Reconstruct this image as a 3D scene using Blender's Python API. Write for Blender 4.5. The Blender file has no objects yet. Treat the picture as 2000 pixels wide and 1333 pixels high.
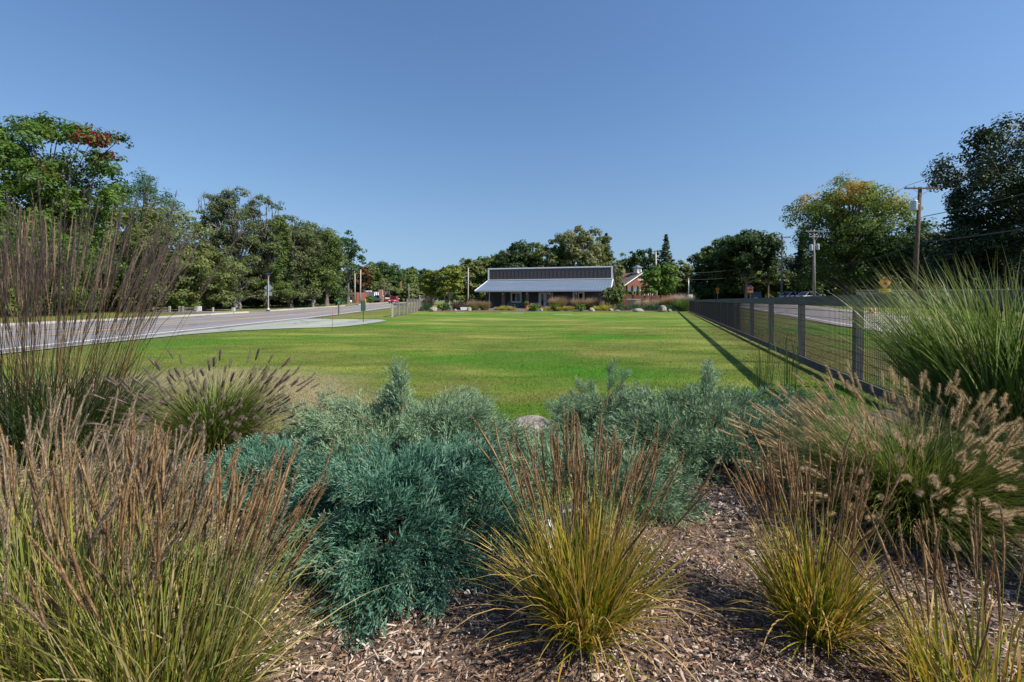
import bpy, math, random
import numpy as np
from mathutils import Vector, Matrix

# ------------------------------------------------------------------ camera, sky, sun, exposure
SC = bpy.context.scene
COL = SC.collection
R = math.radians
EYE = 1.13            # metres above the lawn
F = 889.0             # focal length in pixels of the 2000 px wide photograph
HOR = 588.0           # horizon row

cam_d = bpy.data.cameras.new('camera')
cam_d.lens = 16.0
cam_d.sensor_width = 36.0
cam_d.shift_y = -0.0393
cam_d.clip_start = 0.02
cam_d.clip_end = 6000
cam = bpy.data.objects.new('camera', cam_d)
cam.location = (0, 0, EYE)
cam.rotation_euler = (R(90), 0, 0)
COL.objects.link(cam)
SC.camera = cam

SUN_EL, SUN_AZ = R(47), (0.915, -0.40)
world = bpy.data.worlds.new('World')
SC.world = world
world.use_nodes = True
wn = world.node_tree
bg = wn.nodes['Background']
sky = wn.nodes.new('ShaderNodeTexSky')
sky.sky_type = 'NISHITA'
sky.sun_disc = False
sky.sun_elevation = SUN_EL
sky.sun_rotation = math.atan2(SUN_AZ[0], SUN_AZ[1])
sky.altitude = 0
sky.air_density = 1.55
sky.dust_density = 0.6
sky.ozone_density = 6.0
# hazy low sky: elevation is softened towards the horizon so that it stays pale blue there
tc_ = wn.nodes.new('ShaderNodeTexCoord')
sx_ = wn.nodes.new('ShaderNodeSeparateXYZ')
wn.links.new(tc_.outputs['Generated'], sx_.inputs[0])
m1_ = wn.nodes.new('ShaderNodeMath'); m1_.operation = 'MULTIPLY_ADD'
wn.links.new(sx_.outputs[2], m1_.inputs[0]); wn.links.new(sx_.outputs[2], m1_.inputs[1]); m1_.inputs[2].default_value = 0.15 ** 2
m2_ = wn.nodes.new('ShaderNodeMath'); m2_.operation = 'SQRT'
wn.links.new(m1_.outputs[0], m2_.inputs[0])
cx_ = wn.nodes.new('ShaderNodeCombineXYZ')
wn.links.new(sx_.outputs[0], cx_.inputs[0]); wn.links.new(sx_.outputs[1], cx_.inputs[1]); wn.links.new(m2_.outputs[0], cx_.inputs[2])
nv_ = wn.nodes.new('ShaderNodeVectorMath'); nv_.operation = 'NORMALIZE'
wn.links.new(cx_.outputs[0], nv_.inputs[0])
wn.links.new(nv_.outputs[0], sky.inputs['Vector'])
hs_ = wn.nodes.new('ShaderNodeHueSaturation')
hs_.inputs['Saturation'].default_value = 1.09
wn.links.new(sky.outputs[0], hs_.inputs['Color'])
mx_ = wn.nodes.new('ShaderNodeMix')
mx_.data_type = 'RGBA'
mx_.blend_type = 'MULTIPLY'
mx_.inputs[0].default_value = 1.0
mx_.inputs[7].default_value = (0.955, 0.915, 0.985, 1.0)
wn.links.new(hs_.outputs[0], mx_.inputs[6])
wn.links.new(mx_.outputs[2], bg.inputs[0])
bg.inputs[1].default_value = 0.097

sun_d = bpy.data.lights.new('sun', 'SUN')
sun_d.energy = 5.0
sun_d.angle = R(0.5)
sun_d.color = (1.0, 0.94, 0.84)
sun = bpy.data.objects.new('sun', sun_d)
n_ = math.hypot(*SUN_AZ)
sdir = Vector((SUN_AZ[0] / n_ * math.cos(SUN_EL), SUN_AZ[1] / n_ * math.cos(SUN_EL), math.sin(SUN_EL)))
sun.rotation_euler = sdir.to_track_quat('Z', 'Y').to_euler()
sun.location = (30, -20, 40)
COL.objects.link(sun)

vs = SC.view_settings
vs.view_transform = 'Standard'
vs.look = 'None'
vs.gamma = 1.0
vs.use_curve_mapping = False
vs.exposure = 0.5
SC.cycles.max_bounces = 6
SC.cycles.diffuse_bounces = 3
SC.cycles.glossy_bounces = 2
SC.cycles.transmission_bounces = 4
SC.cycles.caustics_reflective = False
SC.cycles.caustics_refractive = False
try:
    SC.cycles.use_denoising = True
    SC.cycles.denoiser = 'OPENIMAGEDENOISE'
except Exception:
    pass

# ------------------------------------------------------------------ helpers: place
def U(px, Y):
    return (px - 1000.0) / F * Y

def ZA(py, Y):
    return EYE - (py - HOR) / F * Y

def sstep(a, b, x):
    t = np.clip((np.asarray(x, float) - a) / (b - a), 0, 1)
    return t * t * (3 - 2 * t)

FA, FB = 2.45, 0.337          # right fence line X = FA + FB*Y

def ground(x, y):
    x = np.asarray(x, float)
    y = np.asarray(y, float)
    left = 0.006 * np.clip(y - 30, 0, 170) * sstep(-7, -12, x)
    d = x - (FA + FB * y)
    rr = (0.02 * np.clip(y - 20, 0, 55) + 0.006 * np.clip(y - 75, 0, 80)) * sstep(0.6, 6.0, d)
    mid = 0.006 * np.clip(y - 70, 0, 130)
    return np.maximum(np.maximum(left, rr), mid)

def gz(x, y):
    return float(ground(x, y))

# ------------------------------------------------------------------ helpers: objects
def tag(o, label=None, cat=None, group=None, kind=None):
    if label: o['label'] = label
    if cat: o['category'] = cat
    if group: o['group'] = group
    if kind: o['kind'] = kind
    return o

def thing(name, label, cat, loc=(0, 0, 0), rz=0.0, group=None):
    o = bpy.data.objects.new(name, None)
    o.empty_display_size = 0.2
    COL.objects.link(o)
    o.location = loc
    o.rotation_euler = (0, 0, rz)
    return tag(o, label, cat, group)

def link(name, me, parent=None, kind=None):
    o = bpy.data.objects.new(name, me)
    COL.objects.link(o)
    if parent is not None:
        o.parent = parent
    if kind: o['kind'] = kind
    return o

def np_mesh(name, V, faces, mats, attrs=None, midx=None, smooth=False):
    """faces: list of int arrays (n,3) or (n,4)"""
    V = np.ascontiguousarray(V, dtype=np.float32)
    me = bpy.data.meshes.new(name)
    me.vertices.add(len(V))
    me.vertices.foreach_set('co', V.ravel())
    faces = [np.asarray(f, dtype=np.int32) for f in faces if len(f)]
    loops = np.concatenate([f.ravel() for f in faces])
    tot = np.concatenate([np.full(len(f), f.shape[1], np.int32) for f in faces])
    start = np.concatenate([[0], np.cumsum(tot)[:-1]]).astype(np.int32)
    me.loops.add(len(loops))
    me.loops.foreach_set('vertex_index', loops)
    me.polygons.add(len(tot))
    me.polygons.foreach_set('loop_start', start)
    me.polygons.foreach_set('loop_total', tot)
    if midx is not None:
        me.polygons.foreach_set('material_index', np.asarray(midx, np.int32))
    if smooth:
        me.polygons.foreach_set('use_smooth', np.ones(len(tot), bool))
    for m in (mats if isinstance(mats, (list, tuple)) else [mats]):
        me.materials.append(m)
    if attrs:
        for k, v in attrs.items():
            a = me.attributes.new(k, 'FLOAT', 'POINT')
            a.data.foreach_set('value', np.ascontiguousarray(v, np.float32))
    me.update(calc_edges=True)
    return me

class MB:
    """collects simple solids into one mesh"""
    def __init__(self):
        self.v, self.f, self.m = [], [], []
        self.cur = 0

    def mat(self, i):
        self.cur = i
        return self

    def poly(self, pts, faces):
        b = len(self.v)
        self.v += [tuple(p) for p in pts]
        for f in faces:
            self.f.append(tuple(b + i for i in f))
            self.m.append(self.cur)
        return self

    def box(self, x0, x1, y0, y1, z0, z1, M=None):
        p = [(x0, y0, z0), (x1, y0, z0), (x1, y1, z0), (x0, y1, z0), (x0, y0, z1), (x1, y0, z1), (x1, y1, z1), (x0, y1, z1)]
        if M is not None:
            p = [tuple(M @ Vector(q)) for q in p]
        return self.poly(p, [(3, 2, 1, 0), (4, 5, 6, 7), (0, 1, 5, 4), (1, 2, 6, 5), (2, 3, 7, 6), (3, 0, 4, 7)])

    def bbox(self, x0, x1, y0, y1, z0, z1, b=0.01):
        """box with chamfered vertical and top edges"""
        ring = lambda i: [(x0 + i + b, y0 + i), (x1 - i - b, y0 + i), (x1 - i, y0 + i + b), (x1 - i, y1 - i - b),
                          (x1 - i - b, y1 - i), (x0 + i + b, y1 - i), (x0 + i, y1 - i - b), (x0 + i, y0 + i + b)]
        L = [[(x, y, z0) for x, y in ring(0)], [(x, y, z1 - b) for x, y in ring(0)], [(x, y, z1) for x, y in ring(b)]]
        return self.loft(L)

    def loft(self, rings, cap=True):
        n = len(rings[0])
        pts = [p for r in rings for p in r]
        fs = []
        for i in range(len(rings) - 1):
            for j in range(n):
                k = (j + 1) % n
                fs.append((i * n + j, i * n + k, (i + 1) * n + k, (i + 1) * n + j))
        if cap:
            fs.append(tuple(range(n - 1, -1, -1)))
            fs.append(tuple((len(rings) - 1) * n + j for j in range(n)))
        return self.poly(pts, fs)

    def tube(self, pts, rad, n=6, cap=True):
        pts = [Vector(p) for p in pts]
        if not isinstance(rad, (list, tuple)):
            rad = [rad] * len(pts)
        rings = []
        ref = None
        for i, p in enumerate(pts):
            t = (pts[min(i + 1, len(pts) - 1)] - pts[max(i - 1, 0)]).normalized()
            if ref is None:
                ref = Vector((1, 0, 0)) if abs(t.x) < 0.9 else Vector((0, 1, 0))
            a = (ref - t * ref.dot(t)).normalized()
            ref = a
            b = t.cross(a)
            rings.append([tuple(p + (a * math.cos(2 * math.pi * k / n) + b * math.sin(2 * math.pi * k / n)) * rad[i]) for k in range(n)])
        return self.loft(rings, cap)

    def cyl(self, x, y, z0, z1, r, n=12, r1=None):
        return self.tube([(x, y, z0), (x, y, z1)], [r, r if r1 is None else r1], n)

    def prism(self, outline, axis, a, b):
        """outline 2-D polygon (ccw) pushed along an axis 0/1/2 from a to b"""
        def mk(p, t):
            if axis == 0: return (t, p[0], p[1])
            if axis == 1: return (p[0], t, p[1])
            return (p[0], p[1], t)
        n = len(outline)
        pts = [mk(p, a) for p in outline] + [mk(p, b) for p in outline]
        fs = [tuple(range(n - 1, -1, -1)), tuple(range(n, 2 * n))]
        fs += [(j, (j + 1) % n, n + (j + 1) % n, n + j) for j in range(n)]
        return self.poly(pts, fs)

    def mesh(self, name, mats, smooth=False):
        me = bpy.data.meshes.new(name)
        me.from_pydata(self.v, [], self.f)
        for m in (mats if isinstance(mats, (list, tuple)) else [mats]):
            me.materials.append(m)
        me.polygons.foreach_set('material_index', self.m)
        import bmesh
        bm = bmesh.new()
        bm.from_mesh(me)
        bmesh.ops.recalc_face_normals(bm, faces=bm.faces)
        bm.to_mesh(me)
        bm.free()
        if smooth:
            me.polygons.foreach_set('use_smooth', [True] * len(me.polygons))
        me.update()
        return me

    def build(self, name, mats, parent=None, smooth=False, kind=None):
        return link(name, self.mesh(name, mats, smooth), parent, kind)

def copy_tree(o, parent=None):
    c = o.copy()
    COL.objects.link(c)
    if parent is not None:
        c.parent = parent
    for ch in list(o.children):
        copy_tree(ch, c)
    return c

# ------------------------------------------------------------------ helpers: materials
def new_mat(name):
    m = bpy.data.materials.new(name)
    m.use_nodes = True
    nt = m.node_tree
    return m, nt, nt.nodes['Principled BSDF']

def nd(nt, kind, **kw):
    n = nt.nodes.new(kind)
    for k, v in kw.items():
        setattr(n, k, v)
    return n

def ramp(nt, fac, stops, interp='LINEAR'):
    r = nd(nt, 'ShaderNodeValToRGB')
    r.color_ramp.interpolation = interp
    e = r.color_ramp.elements
    while len(e) < len(stops):
        e.new(0.5)
    for i, (p, c) in enumerate(stops):
        e[i].position = p
        e[i].color = (c[0], c[1], c[2], 1)
    nt.links.new(fac, r.inputs[0])
    return r.outputs[0]

def mix(nt, fac, a, b, mode='MIX'):
    m = nd(nt, 'ShaderNodeMix', data_type='RGBA', blend_type=mode)
    if isinstance(fac, (int, float)):
        m.inputs[0].default_value = fac
    else:
        nt.links.new(fac, m.inputs[0])
    for sock, v in ((m.inputs[6], a), (m.inputs[7], b)):
        if isinstance(v, (tuple, list)):
            sock.default_value = (v[0], v[1], v[2], 1)
        else:
            nt.links.new(v, sock)
    return m.outputs[2]

def noise(nt, vec, scale, detail=3, rough=0.55, sc=None):
    n = nd(nt, 'ShaderNodeTexNoise')
    n.inputs['Scale'].default_value = scale
    n.inputs['Detail'].default_value = detail
    n.inputs['Roughness'].default_value = rough
    if sc is not None:
        mp = nd(nt, 'ShaderNodeMapping')
        mp.inputs['Scale'].default_value = sc
        nt.links.new(vec, mp.inputs[0])
        vec = mp.outputs[0]
    nt.links.new(vec, n.inputs['Vector'])
    return n.outputs[0]

def coords(nt, which='Object'):
    return nd(nt, 'ShaderNodeTexCoord').outputs[which]

def position(nt):
    return nd(nt, 'ShaderNodeNewGeometry').outputs['Position']

def bump(nt, p, h, strength=0.4, dist=0.02):
    b = nd(nt, 'ShaderNodeBump')
    b.inputs['Strength'].default_value = strength
    b.inputs['Distance'].default_value = dist
    nt.links.new(h, b.inputs['Height'])
    nt.links.new(b.outputs[0], p.inputs['Normal'])

def solid(name, c, rough=0.6, var=0.25, scale=6.0, metal=0.0, bmp=0.0, sc=None, spec=0.4):
    m, nt, p = new_mat(name)
    v = noise(nt, coords(nt), scale, 4, 0.6, sc)
    col = ramp(nt, v, [(0.3, [x * (1 - var) for x in c]), (0.7, [min(1, x * (1 + var)) for x in c])])
    nt.links.new(col, p.inputs['Base Color'])
    p.inputs['Roughness'].default_value = rough
    p.inputs['Metallic'].default_value = metal
    p.inputs['Specular IOR Level'].default_value = spec
    if bmp:
        bump(nt, p, v, bmp, 0.02)
    return m

def leafy(name, stops, transl=0.3, rough=0.55, attr='r', t_stops=None, spec=0.25):
    """foliage: colour by a per-leaf random value, optionally multiplied along the blade by t"""
    m, nt, p = new_mat(name)
    a = nd(nt, 'ShaderNodeAttribute', attribute_name=attr)
    col = ramp(nt, a.outputs['Fac'], stops)
    if t_stops:
        t = nd(nt, 'ShaderNodeAttribute', attribute_name='t')
        f = ramp(nt, t.outputs['Fac'], [(q, (s, s, s)) for q, s, _ in t_stops])
        tc = ramp(nt, t.outputs['Fac'], [(q, c) for q, _, c in t_stops])
        col = mix(nt, f, col, tc)
    nt.links.new(col, p.inputs['Base Color'])
    p.inputs['Roughness'].default_value = rough
    p.inputs['Specular IOR Level'].default_value = spec
    tr = nd(nt, 'ShaderNodeBsdfTranslucent')
    nt.links.new(col, tr.inputs[0])
    ms = nd(nt, 'ShaderNodeMixShader')
    ms.inputs[0].default_value = transl
    nt.links.new(p.outputs[0], ms.inputs[1])
    nt.links.new(tr.outputs[0], ms.inputs[2])
    nt.links.new(ms.outputs[0], nt.nodes['Material Output'].inputs[0])
    return m

def lawn_colour(nt):
    P = position(nt)
    sep = nd(nt, 'ShaderNodeSeparateXYZ')
    nt.links.new(P, sep.inputs[0])
    big = noise(nt, P, 0.19, 4, 0.6, (0.55, 1.0, 0))
    med = noise(nt, P, 0.9, 4, 0.6, (0.75, 1.0, 0))
    fine = noise(nt, P, 14, 3, 0.6)
    dry, mid, deep, lush = (0.32, 0.325, 0.085), (0.150, 0.215, 0.032), (0.070, 0.105, 0.022), (0.058, 0.210, 0.012)
    brn = (0.175, 0.150, 0.058)
    band = noise(nt, P, 0.30, 4, 0.6, (0.48, 1.0, 0))
    c = ramp(nt, band, [(0.38, dry), (0.44, mid), (0.49, deep), (0.545, mid), (0.59, brn), (0.65, dry)])
    c0 = ramp(nt, big, [(0.38, mid), (0.47, dry), (0.55, mid), (0.62, deep)])
    c = mix(nt, 0.3, c, c0)
    c2 = ramp(nt, med, [(0.34, deep), (0.46, mid), (0.56, mid), (0.68, dry)])
    c = mix(nt, 0.22, c, c2)
    lp = noise(nt, P, 0.20, 4, 0.62, (0.6, 1.0, 0))
    lm = ramp(nt, lp, [(0.48, (0, 0, 0)), (0.62, (0.85, 0.85, 0.85))])
    c = mix(nt, lm, c, lush)
    # dry tan ground beside the kerb and the tall grass, and the brown strip of verge along the road
    d = nd(nt, 'ShaderNodeVectorMath', operation='DISTANCE')
    mp = nd(nt, 'ShaderNodeMapping')
    mp.inputs['Scale'].default_value = (1, 1, 0)
    nt.links.new(P, mp.inputs[0])
    nt.links.new(mp.outputs[0], d.inputs[0])
    d.inputs[1].default_value = (-4.6, 4.6, 0)
    dn = nd(nt, 'ShaderNodeMath', operation='MULTIPLY_ADD')
    nt.links.new(med, dn.inputs[0])
    dn.inputs[1].default_value = 2.2
    nt.links.new(d.outputs['Value'], dn.inputs[2])
    tm = ramp(nt, nd_scale(nt, dn.outputs[0], 0.1), [(0.34, (1, 1, 1)), (0.46, (0, 0, 0))])
    c = mix(nt, tm, c, (0.34, 0.29, 0.165))
    # verge left of the far field and right of the fence is browner
    vx = nd(nt, 'ShaderNodeMath', operation='MULTIPLY_ADD')
    nt.links.new(sep.outputs[1], vx.inputs[0])
    vx.inputs[1].default_value = -FB
    nt.links.new(sep.outputs[0], vx.inputs[2])
    r1 = nd(nt, 'ShaderNodeMapRange')
    nt.links.new(vx.outputs[0], r1.inputs[0])
    r1.inputs[1].default_value = FA - 0.9
    r1.inputs[2].default_value = FA + 0.3
    brown = mix(nt, med, (0.13, 0.105, 0.045), (0.19, 0.165, 0.06))
    mm = nd(nt, 'ShaderNodeMath', operation='MULTIPLY')
    nt.links.new(r1.outputs[0], mm.inputs[0])
    gm = ramp(nt, big, [(0.46, (0.85, 0.85, 0.85)), (0.60, (0.15, 0.15, 0.15))])
    nt.links.new(gm, mm.inputs[1])
    c = mix(nt, mm.outputs[0], c, brown)
    r2 = nd(nt, 'ShaderNodeMapRange')
    nt.links.new(sep.outputs[0], r2.inputs[0])
    r2.inputs[1].default_value = -8.0
    r2.inputs[2].default_value = -11.5
    m3 = nd(nt, 'ShaderNodeMath', operation='MULTIPLY')
    nt.links.new(r2.outputs[0], m3.inputs[0])
    m3.inputs[1].default_value = 0.6
    c = mix(nt, m3.outputs[0], c, brown)
    fm = ramp(nt, fine, [(0.25, (0.72, 0.72, 0.72)), (0.75, (1.22, 1.2, 1.15))])
    return mix(nt, 1.0, c, fm, 'MULTIPLY'), fine, med

def nd_scale(nt, s, k):
    m = nd(nt, 'ShaderNodeMath', operation='MULTIPLY')
    nt.links.new(s, m.inputs[0])
    m.inputs[1].default_value = k
    return m.outputs[0]

M = {}
def make_materials():
    # ground
    m, nt, p = new_mat('lawn')
    c, fine, med = lawn_colour(nt)
    nt.links.new(c, p.inputs['Base Color'])
    p.inputs['Roughness'].default_value = 0.9
    p.inputs['Specular IOR Level'].default_value = 0.1
    f2 = noise(nt, position(nt), 45, 4, 0.7)
    bump(nt, p, f2, 0.9, 0.05)
    M['lawn'] = m
    m, nt, p = new_mat('lawn_blades')
    c, fine, med = lawn_colour(nt)
    a = nd(nt, 'ShaderNodeAttribute', attribute_name='r')
    k = ramp(nt, a.outputs['Fac'], [(0, (0.9, 0.95, 0.85)), (0.7, (1.25, 1.25, 1.2)), (1, (1.7, 1.5, 1.6))])
    c = mix(nt, 1.0, c, k, 'MULTIPLY')
    nt.links.new(c, p.inputs['Base Color'])
    p.inputs['Roughness'].default_value = 0.7
    p.inputs['Specular IOR Level'].default_value = 0.15
    tr = nd(nt, 'ShaderNodeBsdfTranslucent')
    nt.links.new(c, tr.inputs[0])
    ms = nd(nt, 'ShaderNodeMixShader')
    ms.inputs[0].default_value = 0.35
    nt.links.new(p.outputs[0], ms.inputs[1])
    nt.links.new(tr.outputs[0], ms.inputs[2])
    nt.links.new(ms.outputs[0], nt.nodes['Material Output'].inputs[0])
    M['lawn_blades'] = m

    m, nt, p = new_mat('mulch_soil')
    P = position(nt)
    v = noise(nt, P, 30, 5, 0.7)
    c = ramp(nt, v, [(0.3, (0.035, 0.022, 0.016)), (0.55, (0.14, 0.095, 0.07)), (0.72, (0.26, 0.20, 0.16))])
    nt.links.new(c, p.inputs['Base Color'])
    p.inputs['Roughness'].default_value = 0.95
    bump(nt, p, v, 1.0, 0.03)
    M['mulch_soil'] = m
    M['chips'] = leafy('wood_chips', [(0.0, (0.055, 0.028, 0.016)), (0.22, (0.20, 0.110, 0.062)), (0.45, (0.36, 0.245, 0.165)), (0.72, (0.50, 0.40, 0.315)), (1.0, (0.70, 0.61, 0.52))], 0.0, 0.85)

    def asphalt(name, a, b):
        m, nt, p = new_mat(name)
        P = position(nt)
        v = noise(nt, P, 0.5, 5, 0.6, (1, 0.35, 1))
        s = noise(nt, P, 60, 3, 0.7)
        c = ramp(nt, v, [(0.3, a), (0.7, b)])
        sp = ramp(nt, s, [(0.3, (0.8, 0.8, 0.8)), (0.7, (1.15, 1.15, 1.15))])
        c = mix(nt, 1.0, c, sp, 'MULTIPLY')
        st = noise(nt, P, 1.1, 3, 0.6, (1.0, 0.06, 1))
        c = mix(nt, 1.0, c, ramp(nt, st, [(0.35, (0.78, 0.78, 0.79)), (0.6, (1.05, 1.05, 1.04))]), 'MULTIPLY')
        vo = nd(nt, 'ShaderNodeTexVoronoi', feature='DISTANCE_TO_EDGE')
        vo.inputs['Scale'].default_value = 0.22
        wob = nd(nt, 'ShaderNodeVectorMath', operation='ADD')
        wn_ = nd(nt, 'ShaderNodeTexNoise')
        wn_.inputs['Scale'].default_value = 0.8
        nt.links.new(P, wn_.inputs['Vector'])
        sc_ = nd(nt, 'ShaderNodeVectorMath', operation='SCALE')
        sc_.inputs['Scale'].default_value = 1.6
        nt.links.new(wn_.outputs['Color'], sc_.inputs[0])
        nt.links.new(P, wob.inputs[0])
        nt.links.new(sc_.outputs[0], wob.inputs[1])
        nt.links.new(wob.outputs[0], vo.inputs['Vector'])
        c = mix(nt, 1.0, c, ramp(nt, vo.outputs['Distance'], [(0.004, (0.45, 0.45, 0.45)), (0.012, (1, 1, 1))]), 'MULTIPLY')
        nt.links.new(c, p.inputs['Base Color'])
        p.inputs['Roughness'].default_value = 0.85
        bump(nt, p, s, 0.25, 0.01)
        return m
    M['asphalt'] = asphalt('asphalt', (0.185, 0.175, 0.175), (0.245, 0.23, 0.228))
    M['side_asphalt'] = asphalt('side_asphalt', (0.20, 0.175, 0.168), (0.265, 0.235, 0.222))
    M['apron'] = asphalt('apron', (0.26, 0.285, 0.235), (0.35, 0.365, 0.30))
    M['concrete'] = asphalt('concrete', (0.34, 0.30, 0.25), (0.46, 0.42, 0.36))
    M['paint_white'] = solid('paint_white', (0.78, 0.78, 0.76), 0.6, 0.12, 3)
    M['paint_yellow'] = solid('paint_yellow', (0.75, 0.42, 0.08), 0.6, 0.25, 2)

    # bark and leaves
    def bark(name, a, b):
        m, nt, p = new_mat(name)
        v = noise(nt, coords(nt), 3.0, 5, 0.65, (3, 3, 0.6))
        nt.links.new(ramp(nt, v, [(0.3, a), (0.7, b)]), p.inputs['Base Color'])
        p.inputs['Roughness'].default_value = 0.95
        bump(nt, p, v, 0.8, 0.08)
        return m
    M['bark'] = bark('bark', (0.07, 0.055, 0.042), (0.20, 0.165, 0.13))
    M['bark_pale'] = bark('bark_pale', (0.22, 0.17, 0.125), (0.46, 0.38, 0.29))
    M['bark_grey'] = bark('bark_grey', (0.12, 0.105, 0.10), (0.30, 0.27, 0.25))
    M['bark_birch'] = bark('bark_birch', (0.35, 0.25, 0.2), (0.68, 0.56, 0.48))
    L = lambda n, d, m_, l, acc=None, tr=0.44: leafy(n, [(0.0, d), (0.55, m_), (0.93 if acc else 1.0, l)] + ([(1.0, acc)] if acc else []), tr)
    M['leaf_fresh'] = L('leaf_fresh', (0.043, 0.089, 0.018), (0.100, 0.179, 0.029), (0.194, 0.286, 0.046), (0.329, 0.358, 0.057))
    M['leaf_red'] = L('leaf_red', (0.08, 0.008, 0.010), (0.17, 0.015, 0.018), (0.26, 0.03, 0.025))
    M['leaf_mid'] = L('leaf_mid', (0.049, 0.084, 0.023), (0.110, 0.162, 0.038), (0.186, 0.244, 0.059))
    M['leaf_olive'] = L('leaf_olive', (0.064, 0.089, 0.029), (0.151, 0.184, 0.055), (0.252, 0.273, 0.084), (0.374, 0.331, 0.101))
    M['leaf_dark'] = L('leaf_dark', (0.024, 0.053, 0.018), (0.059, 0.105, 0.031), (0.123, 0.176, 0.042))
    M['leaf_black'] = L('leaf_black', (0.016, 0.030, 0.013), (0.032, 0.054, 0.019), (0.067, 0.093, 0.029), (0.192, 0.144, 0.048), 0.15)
    M['leaf_pine'] = L('leaf_pine', (0.031, 0.072, 0.037), (0.068, 0.137, 0.056), (0.125, 0.211, 0.078))
    M['leaf_scrub'] = L('leaf_scrub', (0.053, 0.078, 0.031), (0.121, 0.156, 0.059), (0.211, 0.242, 0.102), (0.296, 0.281, 0.140))
    M['leaf_yellow'] = L('leaf_yellow', (0.087, 0.119, 0.017), (0.210, 0.254, 0.038), (0.377, 0.399, 0.080))
    M['leaf_pale'] = L('leaf_pale', (0.103, 0.121, 0.046), (0.207, 0.224, 0.086), (0.333, 0.322, 0.138))
    M['leaf_orange'] = L('leaf_orange', (0.09, 0.06, 0.02), (0.17, 0.095, 0.035), (0.25, 0.14, 0.06))
    M['leaf_locust'] = L('leaf_locust', (0.057, 0.113, 0.017), (0.122, 0.216, 0.034), (0.216, 0.316, 0.057))
    M['leaf_spruce'] = L('leaf_spruce', (0.023, 0.048, 0.027), (0.052, 0.095, 0.048), (0.090, 0.138, 0.069), None, 0.12)
    M['leaf_autumn'] = leafy('leaf_autumn', [(0.0, (0.047, 0.089, 0.023)), (0.3, (0.116, 0.185, 0.038)), (0.55, (0.223, 0.263, 0.049)),
                                             (0.8, (0.360, 0.301, 0.059)), (1.0, (0.486, 0.233, 0.059))], 0.5)
    M['flower_cream'] = L('flower_cream', (0.3, 0.26, 0.15), (0.46, 0.40, 0.26), (0.62, 0.54, 0.4))
    M['leaf_purple'] = L('leaf_purple', (0.06, 0.04, 0.035), (0.13, 0.085, 0.075), (0.21, 0.15, 0.12))

    # ornamental grasses
    M['reed_blade'] = leafy('reed_blade', [(0.0, (0.05, 0.10, 0.006)), (0.3, (0.17, 0.25, 0.010)), (0.55, (0.40, 0.36, 0.02)), (0.8, (0.58, 0.34, 0.04)), (1.0, (0.66, 0.48, 0.22))], 0.38, 0.5,
                            t_stops=[(0.0, 0.2, (0.09, 0.13, 0.012)), (0.3, 0.0, (0.2, 0.19, 0.04)), (0.6, 0.15, (0.42, 0.3, 0.06)), (1.0, 0.65, (0.58, 0.38, 0.12))])
    M['reed_blade_green'] = leafy('reed_blade_green', [(0.0, (0.04, 0.085, 0.008)), (0.3, (0.16, 0.23, 0.016)), (0.6, (0.36, 0.36, 0.055)), (0.82, (0.52, 0.38, 0.11)), (1.0, (0.66, 0.52, 0.30))], 0.38, 0.5,
                            t_stops=[(0.0, 0.2, (0.09, 0.12, 0.012)), (0.3, 0.0, (0.2, 0.19, 0.04)), (1.0, 0.5, (0.40, 0.31, 0.12))])
    M['reed_stem'] = leafy('reed_stem', [(0.0, (0.15, 0.21, 0.03)), (0.35, (0.30, 0.29, 0.05)), (0.65, (0.46, 0.35, 0.09)),
                                         (1.0, (0.50, 0.34, 0.16))], 0.25, 0.5)
    M['reed_stem_pale'] = leafy('reed_stem_pale', [(0.0, (0.15, 0.24, 0.05)), (0.4, (0.28, 0.35, 0.10)), (0.7, (0.42, 0.40, 0.16)),
                                                   (1.0, (0.48, 0.38, 0.22))], 0.25, 0.5)
    M['reed_head'] = leafy('reed_head', [(0.0, (0.075, 0.040, 0.017)), (0.35, (0.25, 0.150, 0.070)), (0.75, (0.44, 0.295, 0.150)), (1.0, (0.60, 0.45, 0.27))], 0.15, 0.75)
    M['reed_head_grey'] = leafy('reed_head_grey', [(0.0, (0.10, 0.070, 0.042)), (0.4, (0.28, 0.205, 0.130)), (0.8, (0.45, 0.35, 0.235)), (1.0, (0.58, 0.48, 0.35))], 0.15, 0.75)
    M['fountain_blade'] = leafy('fountain_blade', [(0.0, (0.035, 0.075, 0.012)), (0.45, (0.095, 0.155, 0.022)), (0.8, (0.20, 0.24, 0.04)), (1.0, (0.36, 0.30, 0.10))], 0.3, 0.45,
                                t_stops=[(0.0, 0.0, (0.1, 0.1, 0.02)), (0.6, 0.0, (0.12, 0.14, 0.03)), (1.0, 0.45, (0.25, 0.21, 0.08))])
    M['fountain_head'] = leafy('fountain_head', [(0.0, (0.30, 0.20, 0.095)), (0.5, (0.56, 0.42, 0.225)), (1.0, (0.78, 0.63, 0.41))], 0.35, 0.8)
    M['fountain_head_shaded'] = leafy('fountain_head_shaded', [(0.0, (0.11, 0.085, 0.065)), (0.5, (0.23, 0.175, 0.135)), (1.0, (0.40, 0.32, 0.25))], 0.3, 0.8)  # darker copy of the plume colour, with shade put into it
    M['moor_stem'] = leafy('moor_stem', [(0.0, (0.035, 0.025, 0.016)), (0.45, (0.11, 0.075, 0.036)), (0.75, (0.24, 0.14, 0.055)), (1.0, (0.34, 0.23, 0.11))], 0.2, 0.6)
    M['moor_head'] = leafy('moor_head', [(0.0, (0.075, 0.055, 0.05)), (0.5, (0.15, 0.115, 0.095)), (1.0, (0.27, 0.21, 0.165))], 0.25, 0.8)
    M['moor_head_sunlit'] = leafy('moor_head_sunlit', [(0.0, (0.18, 0.115, 0.075)), (0.5, (0.31, 0.21, 0.14)), (1.0, (0.46, 0.34, 0.24))], 0.25, 0.8)
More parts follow.
